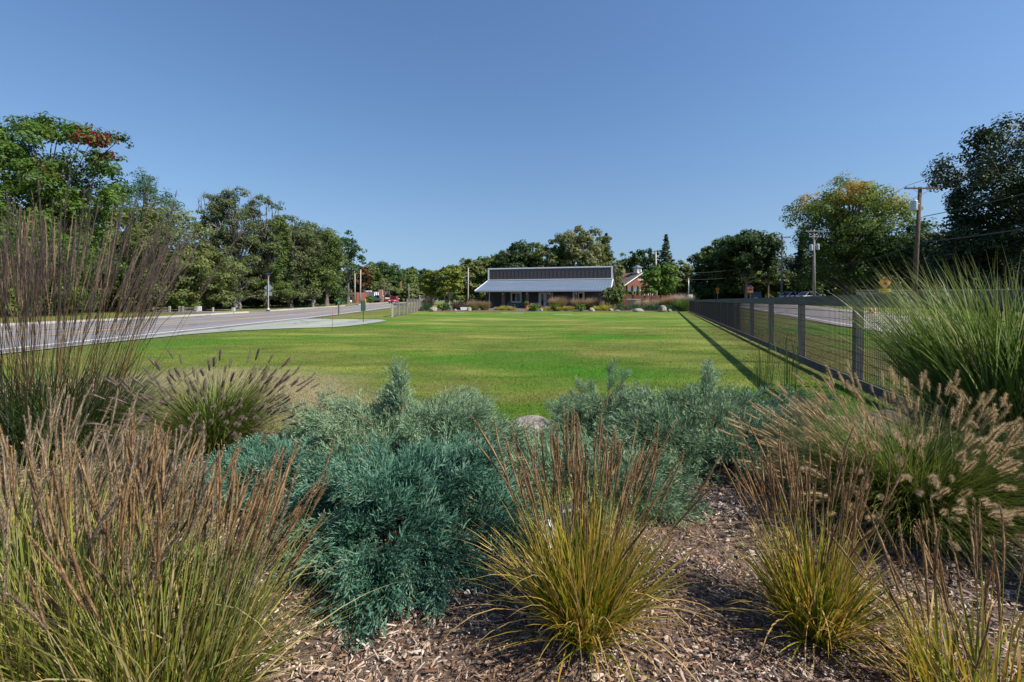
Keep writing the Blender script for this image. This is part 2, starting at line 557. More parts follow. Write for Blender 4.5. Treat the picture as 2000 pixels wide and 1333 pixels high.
    M['moor_blade'] = leafy('moor_blade', [(0.0, (0.018, 0.045, 0.012)), (0.6, (0.05, 0.10, 0.02)), (0.9, (0.12, 0.17, 0.05)), (1.0, (0.35, 0.33, 0.25))], 0.3, 0.5)
    M['miscanthus'] = leafy('miscanthus', [(0.0, (0.040, 0.10, 0.016)), (0.4, (0.12, 0.20, 0.030)), (0.75, (0.23, 0.31, 0.075)), (0.93, (0.38, 0.43, 0.20)), (1.0, (0.52, 0.42, 0.22))], 0.35, 0.4,
                            t_stops=[(0.0, 0.25, (0.06, 0.11, 0.02)), (0.7, 0.0, (0.15, 0.17, 0.04)), (1.0, 0.5, (0.30, 0.24, 0.10))])
    M['straw'] = leafy('straw', [(0.0, (0.2, 0.13, 0.06)), (0.6, (0.38, 0.28, 0.16)), (1.0, (0.52, 0.42, 0.28))], 0.25, 0.7)
    M['juniper'] = leafy('juniper', [(0.0, (0.050, 0.090, 0.045)), (0.4, (0.125, 0.205, 0.112)), (0.75, (0.205, 0.305, 0.17)), (0.95, (0.30, 0.40, 0.23)), (1.0, (0.26, 0.22, 0.09))], 0.18, 0.6)
    M['juniper_blue'] = leafy('juniper_blue', [(0.0, (0.018, 0.060, 0.038)), (0.4, (0.052, 0.140, 0.090)), (0.75, (0.105, 0.225, 0.145)), (0.97, (0.19, 0.33, 0.23)), (1.0, (0.24, 0.19, 0.08))], 0.18, 0.6)
    M['juniper_green'] = leafy('juniper_green', [(0.0, (0.022, 0.065, 0.028)), (0.5, (0.055, 0.135, 0.055)), (1.0, (0.11, 0.21, 0.08))], 0.12, 0.6)
    M['juniper_twig'] = solid('juniper_twig', (0.20, 0.10, 0.055), 0.85, 0.4, 30)
    M['bed_tan'] = leafy('bed_tan', [(0.0, (0.14, 0.17, 0.03)), (0.5, (0.28, 0.27, 0.07)), (1.0, (0.42, 0.35, 0.17))], 0.3, 0.6,
                         t_stops=[(0.0, 0.0, (0.1, 0.1, 0.03)), (0.45, 0.2, (0.30, 0.2, 0.10)), (1.0, 0.9, (0.44, 0.27, 0.20))])
    M['bed_yellow'] = leafy('bed_yellow', [(0.0, (0.20, 0.26, 0.02)), (0.5, (0.42, 0.43, 0.04)), (1.0, (0.62, 0.52, 0.09))], 0.35, 0.6)
    M['bed_orange'] = leafy('bed_orange', [(0.0, (0.28, 0.24, 0.04)), (0.5, (0.50, 0.38, 0.09)), (1.0, (0.66, 0.50, 0.26))], 0.35, 0.6)
    M['bed_green'] = leafy('bed_green', [(0.0, (0.050, 0.106, 0.019)), (0.5, (0.106, 0.194, 0.037)), (1.0, (0.200, 0.288, 0.062))], 0.3, 0.6)
    M['bed_plume'] = leafy('bed_plume', [(0.0, (0.05, 0.085, 0.02)), (0.5, (0.10, 0.145, 0.035)), (1.0, (0.19, 0.21, 0.07))], 0.3, 0.6,
                           t_stops=[(0.0, 0.0, (0.1, 0.1, 0.03)), (0.6, 0.0, (0.3, 0.2, 0.13)), (0.8, 0.9, (0.46, 0.34, 0.27)), (1.0, 1.0, (0.55, 0.44, 0.37))])
    M['bed_straw'] = leafy('bed_straw', [(0.0, (0.22, 0.20, 0.09)), (0.5, (0.42, 0.34, 0.21)), (1.0, (0.60, 0.50, 0.36))], 0.3, 0.7)

    # built things
    m, nt, p = new_mat('weathered_wood')
    v = noise(nt, coords(nt), 8, 5, 0.65, (1, 1, 0.12))
    nt.links.new(ramp(nt, v, [(0.3, (0.13, 0.108, 0.094)), (0.55, (0.25, 0.215, 0.19)), (0.75, (0.38, 0.335, 0.295))]), p.inputs['Base Color'])
    p.inputs['Roughness'].default_value = 0.9
    bump(nt, p, v, 0.5, 0.01)
    M['wood_grey'] = m
    m, nt, p = new_mat('weathered_rail')
    v = noise(nt, coords(nt), 8, 5, 0.65, (0.15, 1, 1))
    nt.links.new(ramp(nt, v, [(0.3, (0.06, 0.055, 0.058)), (0.55, (0.12, 0.11, 0.113)), (0.75, (0.20, 0.18, 0.175))]), p.inputs['Base Color'])
    p.inputs['Roughness'].default_value = 0.9
    bump(nt, p, v, 0.5, 0.01)
    M['rail_grey'] = m
    M['wood_dark'] = solid('wood_dark', (0.078, 0.070, 0.066), 0.9, 0.35, 5, 0, 0.4, (2, 2, 0.4))
    M['wire'] = solid('wire', (0.022, 0.022, 0.024), 0.6, 0.2, 10, 0.0)
    M['cladding'] = solid('cladding', (0.090, 0.073, 0.074), 0.5, 0.12, 1.5)
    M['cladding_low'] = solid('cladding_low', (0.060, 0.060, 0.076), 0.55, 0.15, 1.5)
    M['trim_white'] = solid('trim_white', (0.80, 0.80, 0.80), 0.5, 0.06, 3)
    m, nt, p = new_mat('roof_metal')
    v = noise(nt, coords(nt), 1.2, 3, 0.5, (0.3, 2.5, 2.5))
    nt.links.new(ramp(nt, v, [(0.3, (0.145, 0.190, 0.260)), (0.7, (0.195, 0.245, 0.320))]), p.inputs['Base Color'])
    p.inputs['Roughness'].default_value = 0.45
    p.inputs['Metallic'].default_value = 0.25
    M['roof_metal'] = m
    m, nt, p = new_mat('glass')
    p.inputs['Base Color'].default_value = (0.012, 0.014, 0.016, 1)
    p.inputs['Roughness'].default_value = 0.05
    v = noise(nt, coords(nt), 0.7, 2, 0.5)
    bump(nt, p, v, 0.04, 0.05)
    M['glass'] = m

    def brick(name, a, b, mortar, scale):
        m, nt, p = new_mat(name)
        br = nd(nt, 'ShaderNodeTexBrick')
        mp = nd(nt, 'ShaderNodeMapping')
        mp.inputs['Rotation'].default_value = (R(90), 0, 0)
        nt.links.new(coords(nt), mp.inputs[0])
        nt.links.new(mp.outputs[0], br.inputs['Vector'])
        br.inputs['Color1'].default_value = (*a, 1)
        br.inputs['Color2'].default_value = (*b, 1)
        br.inputs['Mortar'].default_value = (*mortar, 1)
        br.inputs['Scale'].default_value = scale
        br.inputs['Mortar Size'].default_value = 0.012
        v = noise(nt, coords(nt), 1.5, 4, 0.6)
        k = ramp(nt, v, [(0.3, (0.8, 0.8, 0.8)), (0.7, (1.2, 1.15, 1.1))])
        nt.links.new(mix(nt, 1.0, br.outputs[0], k, 'MULTIPLY'), p.inputs['Base Color'])
        p.inputs['Roughness'].default_value = 0.9
        bump(nt, p, br.outputs['Fac'], -0.3, 0.01)
        return m
    M['brick_red'] = brick('brick_red', (0.235, 0.072, 0.045), (0.17, 0.052, 0.036), (0.27, 0.2, 0.17), 4.5)
    M['brick_brown'] = brick('brick_brown', (0.16, 0.085, 0.065), (0.115, 0.062, 0.05), (0.2, 0.16, 0.14), 4.5)
    M['brick_pink'] = brick('brick_pink', (0.36, 0.2, 0.15), (0.28, 0.15, 0.11), (0.34, 0.27, 0.23), 4.5)
    M['shingle_brown'] = solid('shingle_brown', (0.125, 0.095, 0.085), 0.95, 0.3, 5)
    M['shingle_dark'] = solid('shingle_dark', (0.055, 0.052, 0.055), 0.95, 0.3, 5)
    M['fence_red'] = solid('fence_red', (0.165, 0.060, 0.042), 0.8, 0.25, 3, 0, 0, (0.4, 3, 3))
    M['black'] = solid('black_paint', (0.02, 0.02, 0.022), 0.5, 0.2, 6)
    M['pole_brown'] = bark('pole_brown', (0.062, 0.040, 0.030), (0.15, 0.098, 0.070))
    M['pole_grey'] = bark('pole_grey', (0.20, 0.185, 0.18), (0.37, 0.34, 0.32))
    M['pole_orange'] = bark('pole_orange', (0.25, 0.10, 0.05), (0.40, 0.18, 0.085))
    M['pole_white'] = solid('pole_white', (0.40, 0.36, 0.32), 0.8, 0.2, 2)
    M['galv'] = solid('galvanised', (0.48, 0.49, 0.51), 0.4, 0.1, 8, 0.5)
    M['transformer'] = solid('transformer', (0.40, 0.45, 0.48), 0.45, 0.1, 4)
    M['sign_yellow'] = solid('sign_yellow', (0.85, 0.33, 0.010), 0.45, 0.05, 4)
    M['sign_plate'] = solid('sign_plate', (0.72, 0.44, 0.02), 0.45, 0.06, 4)
    M['sign_red'] = solid('sign_red', (0.50, 0.008, 0.014), 0.45, 0.06, 4)
    M['sign_black'] = solid('sign_black', (0.018, 0.016, 0.022), 0.5, 0.1, 4)
    M['sign_back'] = solid('sign_back', (0.30, 0.34, 0.38), 0.4, 0.08, 4, 0.4)
    M['sign_green'] = solid('sign_green', (0.012, 0.24, 0.14), 0.45, 0.06, 4)
    M['dark_green'] = solid('dark_green', (0.020, 0.052, 0.040), 0.5, 0.1, 4)
    M['teal'] = solid('teal', (0.0, 0.32, 0.30), 0.5, 0.06, 4)
    M['cone_orange'] = solid('cone_orange', (0.78, 0.11, 0.02), 0.5, 0.08, 6)
    M['cone_pink'] = solid('cone_pink', (0.74, 0.27, 0.22), 0.5, 0.1, 6)
    M['white'] = solid('white_paint', (0.78, 0.78, 0.78), 0.5, 0.06, 5)
    M['post_yellow'] = solid('post_yellow', (0.74, 0.44, 0.02), 0.5, 0.1, 5)
    M['chair_teal'] = solid('chair_teal', (0.16, 0.25, 0.28), 0.6, 0.12, 5)
    M['terracotta'] = solid('terracotta', (0.42, 0.15, 0.07), 0.8, 0.15, 6)
    M['navy'] = solid('navy', (0.012, 0.022, 0.085), 0.45, 0.15, 8)
    M['lens'] = solid('lens', (0.68, 0.72, 0.80), 0.2, 0.1, 12)
    m, nt, p = new_mat('stone')
    P = coords(nt)
    v = noise(nt, P, 2.2, 5, 0.65)
    s = noise(nt, P, 30, 3, 0.7)
    c = ramp(nt, v, [(0.3, (0.15, 0.13, 0.105)), (0.5, (0.29, 0.255, 0.21)), (0.7, (0.42, 0.38, 0.325))])
    nt.links.new(mix(nt, 1.0, c, ramp(nt, s, [(0.3, (0.75, 0.75, 0.75)), (0.7, (1.15, 1.15, 1.15))]), 'MULTIPLY'), p.inputs['Base Color'])
    p.inputs['Roughness'].default_value = 0.9
    bump(nt, p, s, 0.9, 0.03)
    M['stone'] = m
    M['tyre'] = solid('tyre', (0.02, 0.02, 0.02), 0.8, 0.1, 8)
    M['rim'] = solid('rim', (0.45, 0.46, 0.48), 0.3, 0.05, 8, 0.7)
    M['lamp_red'] = solid('lamp_red', (0.45, 0.01, 0.015), 0.2, 0.05, 8)
    M['lamp_clear'] = solid('lamp_clear', (0.75, 0.76, 0.78), 0.15, 0.05, 8)
    def carpaint(n, c):
        m, nt, p = new_mat(n)
        v = noise(nt, coords(nt), 2, 2)
        nt.links.new(ramp(nt, v, [(0.3, [x * .93 for x in c]), (0.7, c)]), p.inputs['Base Color'])
        p.inputs['Roughness'].default_value = 0.3
        p.inputs['Coat Weight'].default_value = 0.6
        p.inputs['Coat Roughness'].default_value = 0.05
        return m
    for n, c in (('car_red', (0.36, 0.012, 0.03)), ('car_navy', (0.03, 0.045, 0.085)), ('car_silver', (0.30, 0.36, 0.43)),
                 ('car_white', (0.62, 0.66, 0.70)), ('car_maroon', (0.10, 0.03, 0.035)), ('car_pale', (0.40, 0.52, 0.60))):
        M[n] = carpaint(n, c)
make_materials()

# ------------------------------------------------------------------ ground, roads, kerbs
def axis_lines(segs):
    out = []
    for a, b, n in segs:
        out += list(np.linspace(a, b, n, endpoint=False))
    out.append(segs[-1][1])
    return np.array(out)

def grid_mesh(name, xs, ys, zf, mat, smooth=True):
    X, Y = np.meshgrid(xs, ys)
    Z = zf(X, Y)
    V = np.stack([X.ravel(), Y.ravel(), Z.ravel()], 1)
    nx, ny = len(xs), len(ys)
    i = np.arange(ny - 1)[:, None] * nx + np.arange(nx - 1)[None, :]
    i = i.ravel()
    Q = np.stack([i, i + 1, i + nx + 1, i + nx], 1)
    return np_mesh(name, V, [Q], mat, smooth=smooth)

xs = axis_lines([(-2500, -300, 12), (-300, -90, 12), (-90, -30, 30), (-30, 60, 90), (60, 120, 30), (120, 400, 12), (400, 2500, 10)])
ys = axis_lines([(-400, -40, 8), (-40, 120, 160), (120, 260, 40), (260, 600, 10), (600, 4000, 10)])
link('lawn_ground', grid_mesh('lawn_ground', xs, ys, ground, M['lawn']), kind='structure')

def smooth_path(pts, step=1.0):
    pts = np.array(pts, float)
    y = np.arange(pts[0, 0], pts[-1, 0] + step, step)
    x = np.interp(y, pts[:, 0], pts[:, 1])
    k = np.ones(21) / 21
    xp = np.concatenate([np.full(10, x[0]) - np.arange(10, 0, -1) * (x[1] - x[0]), x, x[-1] + np.arange(1, 11) * (x[-1] - x[-2])])
    return y, np.convolve(xp, k, 'valid')

def strip(name, y, xa, xb, lift, mat, parent=None, kind='structure', nsub=4):
    """sheet between two edge curves, draped on the ground"""
    t = np.linspace(0, 1, nsub + 1)
    X = xa[:, None] * (1 - t) + xb[:, None] * t
    Y = np.repeat(y[:, None], nsub + 1, 1)
    Z = ground(X, Y) + lift
    V = np.stack([X.ravel(), Y.ravel(), Z.ravel()], 1)
    n = nsub + 1
    i = (np.arange(len(y) - 1)[:, None] * n + np.arange(nsub)[None, :]).ravel()
    Q = np.stack([i, i + n, i + n + 1, i + 1], 1)
    o = link(name, np_mesh(name, V, [Q[:, ::-1]], mat, smooth=True), parent)
    if kind and parent is None: o['kind'] = kind
    return o

NEAR = [(-30, -10.6), (0, -10.9), (10, -11.3), (15, -11.9), (24, -13.0), (41, -14.4), (62, -16.8), (85, -20.3), (110, -24.6), (200, -37), (330, -55)]
FARK = [(-30, -21.6), (0, -21.8), (20, -22.2), (30, -22.6), (45, -23.3), (63, -25.4), (85, -28.4), (110, -32.6), (200, -45), (330, -63)]
ry, rn = smooth_path(NEAR)
_, rf = smooth_path(FARK)
strip('main_road', ry, rn + 0.55, rf, 0.030, M['asphalt'], nsub=8)
strip('road_edge_line', ry, rn + 0.07, rn - 0.07, 0.036, M['paint_white'], nsub=1)
strip('road_lane_line', ry, rn - 2.95, rn - 3.07, 0.036, M['paint_yellow'], nsub=1)
strip('road_lane_line.001', ry, rn - 5.95, rn - 6.07, 0.036, M['paint_yellow'], nsub=1)

def dashes(y, off, n0, ln, gap, w, mat, name):
    V, Q = [], []
    a = n0
    while a < 110:
        yy = np.linspace(a, a + ln, 5)
        xx = np.interp(yy, ry, rn) + off
        for j in range(4):
            b = len(V)
            for (yq, xq) in ((yy[j], xx[j]), (yy[j + 1], xx[j + 1])):
                V += [(xq - w, yq, gz(xq, yq) + 0.037), (xq + w, yq, gz(xq, yq) + 0.037)]
            Q.append((b, b + 1, b + 3, b + 2))
        a += ln + gap
    link(name, np_mesh(name, np.array(V), [np.array(Q)], mat), kind='structure')
dashes(ry, -3.3, 4, 3.2, 8.5, 0.07, M['paint_yellow'], 'road_dash_line')

def kerb(name, y, x, side, h, w, mat):
    """kerb stone strip with a real step; side +1 = top runs to +x"""
    z = ground(x, y)
    prof = [(0.0, -0.1), (0.0, h * 0.8), (side * 0.03, h), (side * w, h), (side * w, -0.1)]
    V = np.concatenate([np.stack([x + p[0], y, z + p[1]], 1)[:, None, :] for p in prof], 1).reshape(-1, 3)
    n = len(prof)
    i = (np.arange(len(y) - 1)[:, None] * n + np.arange(n - 1)[None, :]).ravel()
    Q = np.stack([i, i + 1, i + n + 1, i + n], 1)
    return link(name, np_mesh(name, V, [Q], mat), kind='structure')
m1 = (ry <= 40)
m2 = (ry >= 44) & (ry < 74)
m3 = (ry >= 84)
for i, m_ in enumerate((m1, m2, m3)):
    kerb('kerb' + ('' if i == 0 else '.%03d' % i), ry[m_], rf[m_], -1, 0.13, 0.42, M['concrete'])
strip('sidewalk', ry[(ry > -20) & (ry < 130)], rf[(ry > -20) & (ry < 130)] - 1.5, rf[(ry > -20) & (ry < 130)] - 2.7, 0.03, M['side_asphalt'], nsub=2)
yy = np.linspace(40, 44, 5)
strip('driveway', yy, np.interp(yy, ry, rf) + 0.0, np.full(5, -34.0), 0.034, M['side_asphalt'], nsub=8)
# pale apron between lawn and road
ay = np.array([8, 12, 15, 17, 18.2, 19.0, 19.8, 21.5, 23.5, 25.5, 26.6, 27.4, 28.2])
an = np.interp(ay, ry, rn) + 0.56
ae = np.array([-10.6, -10.75, -10.7, -10.2, -9.2, -7.8, -7.2, -7.0, -6.9, -7.0, -7.6, -9.6, -12.6])
strip('gravel_apron', ay, np.maximum(ae, an + 0.02), an, 0.024, M['apron'], nsub=6)

# right-hand side street
sy = np.arange(-10, 120, 1.0)
snear = 8.0 + 0.322 * sy
sfar = 14.6 + 0.335 * sy
strip('side_street', sy, sfar, snear, 0.03, M['side_asphalt'], nsub=6)
strip('side_street_line', sy, sfar - 0.55, sfar - 0.67, 0.036, M['paint_white'], nsub=1)
strip('side_street_line.001', sy, snear + 0.67, snear + 0.55, 0.036, M['paint_white'], nsub=1)
yy = sy[(sy > 10) & (sy < 66)]
strip('gravel_shoulder', yy, 14.6 + 0.335 * yy + 0.9, 14.6 + 0.335 * yy + 0.02, 0.02, M['concrete'], nsub=2)
yy = np.arange(98, 106, 1.0)
strip('cross_street', yy, np.full(8, 120.0), np.full(8, 12.0), 0.05, M['side_asphalt'], nsub=40)

# ------------------------------------------------------------------ foreground bed with wood mulch
def bed_edge(x):
    x = np.asarray(x, float)
    return 4.05 + 0.12 * np.sin(x * 1.7) + 0.05 * np.sin(x * 5.1 + 1) + 0.5 * sstep(1.5, 3.0, x) + 0.4 * sstep(3.0, 5.0, x) - 0.35 * sstep(-1.2, -3.2, x)

def bed_z(x, y):
    d = bed_edge(x) - y
    lump = 0.012 * np.sin(x * 7.1 + y * 3) * np.sin(y * 6.3 - x * 2) + 0.008 * np.sin(x * 17 + 1) * np.sin(y * 15)
    return (-0.03 + 0.075 * sstep(-0.06, 0.22, d)) + lump * sstep(0.1, 0.5, d)
link('mulch_bed', grid_mesh('mulch_bed', np.linspace(-7, 7, 200), np.linspace(-3, 6.6, 150), bed_z, M['mulch_soil']), kind='structure')

rng = np.random.default_rng(11)
def build_chips(n=150000):
    x = rng.uniform(-4.4, 3.3, n)
    y = 1.15 + (rng.random(n) ** 1.25) * 3.6
    ok = y < bed_edge(x) - 0.03 + rng.normal(0, 0.05, n)
    x, y = x[ok], y[ok]
    n = len(x)
    ln = np.minimum(rng.gamma(2.2, 0.0066, n) + 0.005, 0.042)
    w = 0.0007 + rng.gamma(1.6, 0.0010, n) * (1 + (rng.random(n) > 0.97) * 1.2)
    th = w * rng.uniform(0.25, 0.5, n)
    az = rng.uniform(0, 2 * np.pi, n)
    pit = rng.normal(0, 0.24, n)
    rol = rng.normal(0, 0.5, n)
    z = bed_z(x, y) + rng.uniform(0.0, 0.02, n)
    d = np.stack([np.cos(az) * np.cos(pit), np.sin(az) * np.cos(pit), np.sin(pit)], 1)
    s = np.stack([-np.sin(az) * np.cos(rol), np.cos(az) * np.cos(rol), np.sin(rol)], 1)
    u = np.cross(d, s)
    c = np.stack([x, y, z], 1)
    def P(a, b, e):
        return c + d * (ln * a)[:, None] + s * (w * b)[:, None] + u * (th * e)[:, None]
    taper = rng.uniform(0.3, 1.0, n)
    V = np.stack([P(-.5, -taper, 0), P(-.5, taper, 0), P(.5, 1, 0), P(.5, -1, 0), P(-.45, 0, 1), P(.45, 0.1, 1)], 1).reshape(-1, 3)
    b = np.arange(n)[:, None] * 6
    Q = np.concatenate([b + np.array([0, 3, 5, 4]), b + np.array([2, 1, 4, 5])])
    T = np.concatenate([b + np.array([1, 0, 4]), b + np.array([3, 2, 5])])
    patch = 0.5 + 0.5 * np.sin(x * 5.3 + 2 * np.sin(y * 3.1)) * np.sin(y * 6.1 + 1.5 * np.sin(x * 2.7))
    r = np.repeat(np.clip(rng.beta(1.8, 2.2, n) * (0.62 + 0.60 * patch), 0, 1), 6)
    o = link('wood_mulch', np_mesh('wood_mulch', V, [Q, T], M['chips'], {'r': r}), kind='stuff')
    tag(o, 'brown and grey shredded wood mulch covering the planting bed in front', 'mulch')
build_chips()

def build_lawn_blades(n=330000):
    y = 3.6 + 17 * rng.random(n) ** 1.9
    half = y * 1.16
    x = rng.uniform(-1, 1, n) * half
    d = bed_edge(x) - y
    ok = (d < 0.02) & (x > -10.3) & (x < 12 + 0.2 * y)
    x, y = x[ok], y[ok]
    n = len(x)
    tuft = 0.5 + 0.5 * np.sin(x * 2.1 + 1.3 * np.sin(y * 1.7)) * np.sin(y * 2.7 + np.sin(x * 1.1))
    h = rng.uniform(0.012, 0.030, n) * (0.8 + 0.5 * tuft)
    w = rng.uniform(0.0018, 0.0042, n) * (1 + 0.06 * y)
    az = rng.uniform(0, 2 * np.pi, n)
    lean = rng.uniform(0.1, 1.1, n)
    la = rng.uniform(0, 2 * np.pi, n)
    z = ground(x, y)
    c = np.stack([x, y, z - 0.004], 1)
    s = np.stack([np.cos(az), np.sin(az), 0 * az], 1) * w[:, None]
    tip = c + np.stack([np.cos(la) * lean * h, np.sin(la) * lean * h, h], 1)
    V = np.stack([c - s, c + s, tip], 1).reshape(-1, 3)
    T = np.arange(3 * n).reshape(-1, 3)
    o = link('lawn_grass', np_mesh('lawn_grass', V, [T], M['lawn_blades'], {'r': np.repeat(rng.random(n), 3)}), kind='stuff')
    tag(o, 'short mown lawn grass, patchy green and yellow', 'grass')
build_lawn_blades()

# ------------------------------------------------------------------ generators for plants
def ribbons(rng, n, base_r, length, tilt, curve, width, segs=5, lean=(0, 0), az=None, center=(0, 0), pw=1.6, wind=(0, 0), twist=0.5, flat_tip=True, tilt_pow=1.0):
    """grass blades as ribbons. returns V, quads, tris, t, r, tips, tipdirs, lengths"""
    a = rng.uniform(0, 2 * np.pi, n) if az is None else az
    rr = base_r * np.sqrt(rng.random(n))
    ab = a + rng.normal(0, 0.6, n)
    bx = center[0] + rr * np.cos(ab)
    by = center[1] + rr * np.sin(ab)
    L = rng.uniform(length[0], length[1], n)
    th0 = tilt[0] + (tilt[1] - tilt[0]) * rng.random(n) ** tilt_pow
    kp = rng.uniform(curve[0], curve[1], n)
    W = rng.uniform(width[0], width[1], n)
    s = np.linspace(0, 1, segs + 1)
    th = th0[:, None] + kp[:, None] * s[None, :] ** pw
    ds = L[:, None] / segs
    rad = np.concatenate([np.zeros((n, 1)), np.cumsum(np.sin((th[:, :-1] + th[:, 1:]) / 2) * ds, 1)], 1)
    z = np.concatenate([np.zeros((n, 1)), np.cumsum(np.cos((th[:, :-1] + th[:, 1:]) / 2) * ds, 1)], 1)
    x = bx[:, None] + rad * np.cos(a)[:, None] + lean[0] * z + wind[0] * z ** 2
    y = by[:, None] + rad * np.sin(a)[:, None] + lean[1] * z + wind[1] * z ** 2
    z = np.maximum(z, 0.004 + 0.03 * s[None, :])
    C = np.stack([x, y, z], 2)
    tw = a + np.pi / 2 + rng.normal(0, twist, n)
    side = np.stack([np.cos(tw), np.sin(tw), np.zeros(n)], 1)[:, None, :]
    prof = np.minimum(1.0, (1 - s) * 2.4 + 0.05) * np.minimum(1, 0.6 + s * 2)
    if not flat_tip: prof = np.ones_like(s)
    wv = (W[:, None] * prof[None, :])[:, :, None] * 0.5
    V = np.stack([C - side * wv, C + side * wv], 2).reshape(n, -1, 3)
    m = 2 * (segs + 1)
    b = np.arange(n)[:, None] * m
    Q = np.concatenate([b + np.array([2 * k, 2 * k + 1, 2 * k + 3, 2 * k + 2]) for k in range(segs)])
    t = np.tile(np.repeat(s, 2), n)
    r = np.repeat(rng.random(n), m)
    tip = C[:, -1]
    td = C[:, -1] - C[:, -2]
    td /= np.linalg.norm(td, axis=1)[:, None]
    return V.reshape(-1, 3), Q, t, r, tip, td, C

def stalks(C, rad, rng, r0=None):
    """three-sided stems along centre lines C (n,k,3)"""
    n, k, _ = C.shape
    a = rng.uniform(0, 6.28, n)
    V = []
    for j in range(3):
        an = a + j * 2 * np.pi / 3
        o = np.stack([np.cos(an), np.sin(an), 0 * an], 1)[:, None, :] * np.linspace(rad, rad * 0.6, k)[None, :, None]
        V.append(C + o)
    V = np.stack(V, 2).reshape(n, -1, 3)
    b = np.arange(n)[:, None] * (3 * k)
    Q = []
    for i in range(k - 1):
        for j in range(3):
            j2 = (j + 1) % 3
            Q.append(b + np.array([3 * i + j, 3 * i + j2, 3 * i + 3 + j2, 3 * i + 3 + j]))
    r = np.repeat(rng.random(n) if r0 is None else r0, 3 * k)
    return V.reshape(-1, 3), np.concatenate(Q), r

def head_mesh(name, rng, L, core, nb, bl, bang, bw, mat, bend=0.0, airy=False):
    """seed head along +z from the origin: knobbly core plus bristles / spikelets"""
    V, T, Q, r = [], [], [], []
    k = 9
    zs = np.linspace(0, 1, k)
    for i, z in enumerate(zs):
        w = core * (0.35 + 0.9 * math.sin(math.pi * min(1, z * 0.86 + 0.12))) * rng.uniform(0.8, 1.2)
        if i in (0, k - 1): w *= 0.3
        for j in range(5):
            an = j * 2 * math.pi / 5 + i * 0.5
            ww = w * rng.uniform(0.75, 1.25)
            V.append((ww * math.cos(an) + bend * z * z * L, ww * math.sin(an), z * L))
            r.append(rng.random() * 0.75)
    for i in range(k - 1):
        for j in range(5):
            j2 = (j + 1) % 5
            Q.append((5 * i + j, 5 * i + j2, 5 * i + 5 + j2, 5 * i + 5 + j))
    for _ in range(nb):
        z = rng.random() ** (0.9 if not airy else 1.2)
        an = rng.uniform(0, 2 * math.pi)
        ang = rng.uniform(bang[0], bang[1])
        l = rng.uniform(bl[0], bl[1]) * (0.45 + 0.75 * math.sin(math.pi * (0.15 + 0.8 * z)))
        c = np.array([bend * z * z * L, 0, z * L])
        o = np.array([math.cos(an), math.sin(an), 0.0])
        d = o * math.sin(ang) + np.array([0, 0, 1.0]) * math.cos(ang)
        s = np.array([-math.sin(an), math.cos(an), 0.0])
        b = len(V)
        st = c + o * core * 0.6
        V += [tuple(st - s * bw), tuple(st + s * bw), tuple(st + d * l)]
        T.append((b, b + 1, b + 2))
        q = rng.random()
        r += [q, q, q]
    return np_mesh(name, np.array(V), [np.array(Q), np.array(T)], mat, {'r': np.array(r)})

def place_heads(root, meshes, tips, dirs, rng, scale=(0.85, 1.15), name='seed_head', sink=0.0):
    extra = []
    order = np.argsort(tips[:, 1]) if len(tips) > 300 else np.arange(len(tips))
    tips, dirs = np.asarray(tips)[order], np.asarray(dirs)[order]
    for i_, (p, d) in enumerate(zip(tips, dirs)):
        if i_ >= 300:
            me = meshes[rng.integers(len(meshes))]
            co = np.empty(len(me.vertices) * 3, np.float32); me.vertices.foreach_get('co', co)
            rv = np.empty(len(me.vertices), np.float32); me.attributes['r'].data.foreach_get('value', rv)
            Rm = np.array((Vector(d).to_track_quat('Z', 'Y').to_matrix() @ Matrix.Rotation(rng.uniform(0, 6.28), 3, 'Z'))) * rng.uniform(*scale)
            li = np.empty(len(me.loops), np.int32); me.loops.foreach_get('vertex_index', li)
            lt = np.empty(len(me.polygons), np.int32); me.polygons.foreach_get('loop_total', lt)
            n4 = int((lt == 4).sum())
            extra.append((co.reshape(-1, 3) @ Rm.T + (np.asarray(p) - np.asarray(d) * sink), li[:n4 * 4].reshape(-1, 4), li[n4 * 4:].reshape(-1, 3), rv, me.materials[0]))
            continue
        o = bpy.data.objects.new(name, meshes[rng.integers(len(meshes))])
        COL.objects.link(o)
        o.parent = root
        q = Vector(d).to_track_quat('Z', 'Y')
        s = rng.uniform(*scale)
        o.matrix_local = Matrix.Translation(Vector(p) - Vector(d) * sink) @ (q.to_matrix().to_4x4() @ Matrix.Rotation(rng.uniform(0, 6.28), 4, 'Z')) @ Matrix.Scale(s, 4)
    if extra:
        off, V, Q, T_, r = 0, [], [], [], []
        for v, q4, t3, rv, m_ in extra:
            V.append(v); Q.append(q4 + off); T_.append(t3 + off); r.append(rv)
            off += len(v)
        link('far_seed_heads', np_mesh('far_seed_heads', np.concatenate(V), [np.concatenate(Q), np.concatenate(T_)], extra[0][4], {'r': np.concatenate(r)}), root, 'stuff')

def merge(parts):
    V, Q, t, r = [], [], [], []
    off = 0
    for v, q, tt, rr in parts:
        V.append(v); Q.append(q + off); t.append(tt); r.append(rr)
        off += len(v)
    return np.concatenate(V), np.concatenate(Q), np.concatenate(t), np.concatenate(r)

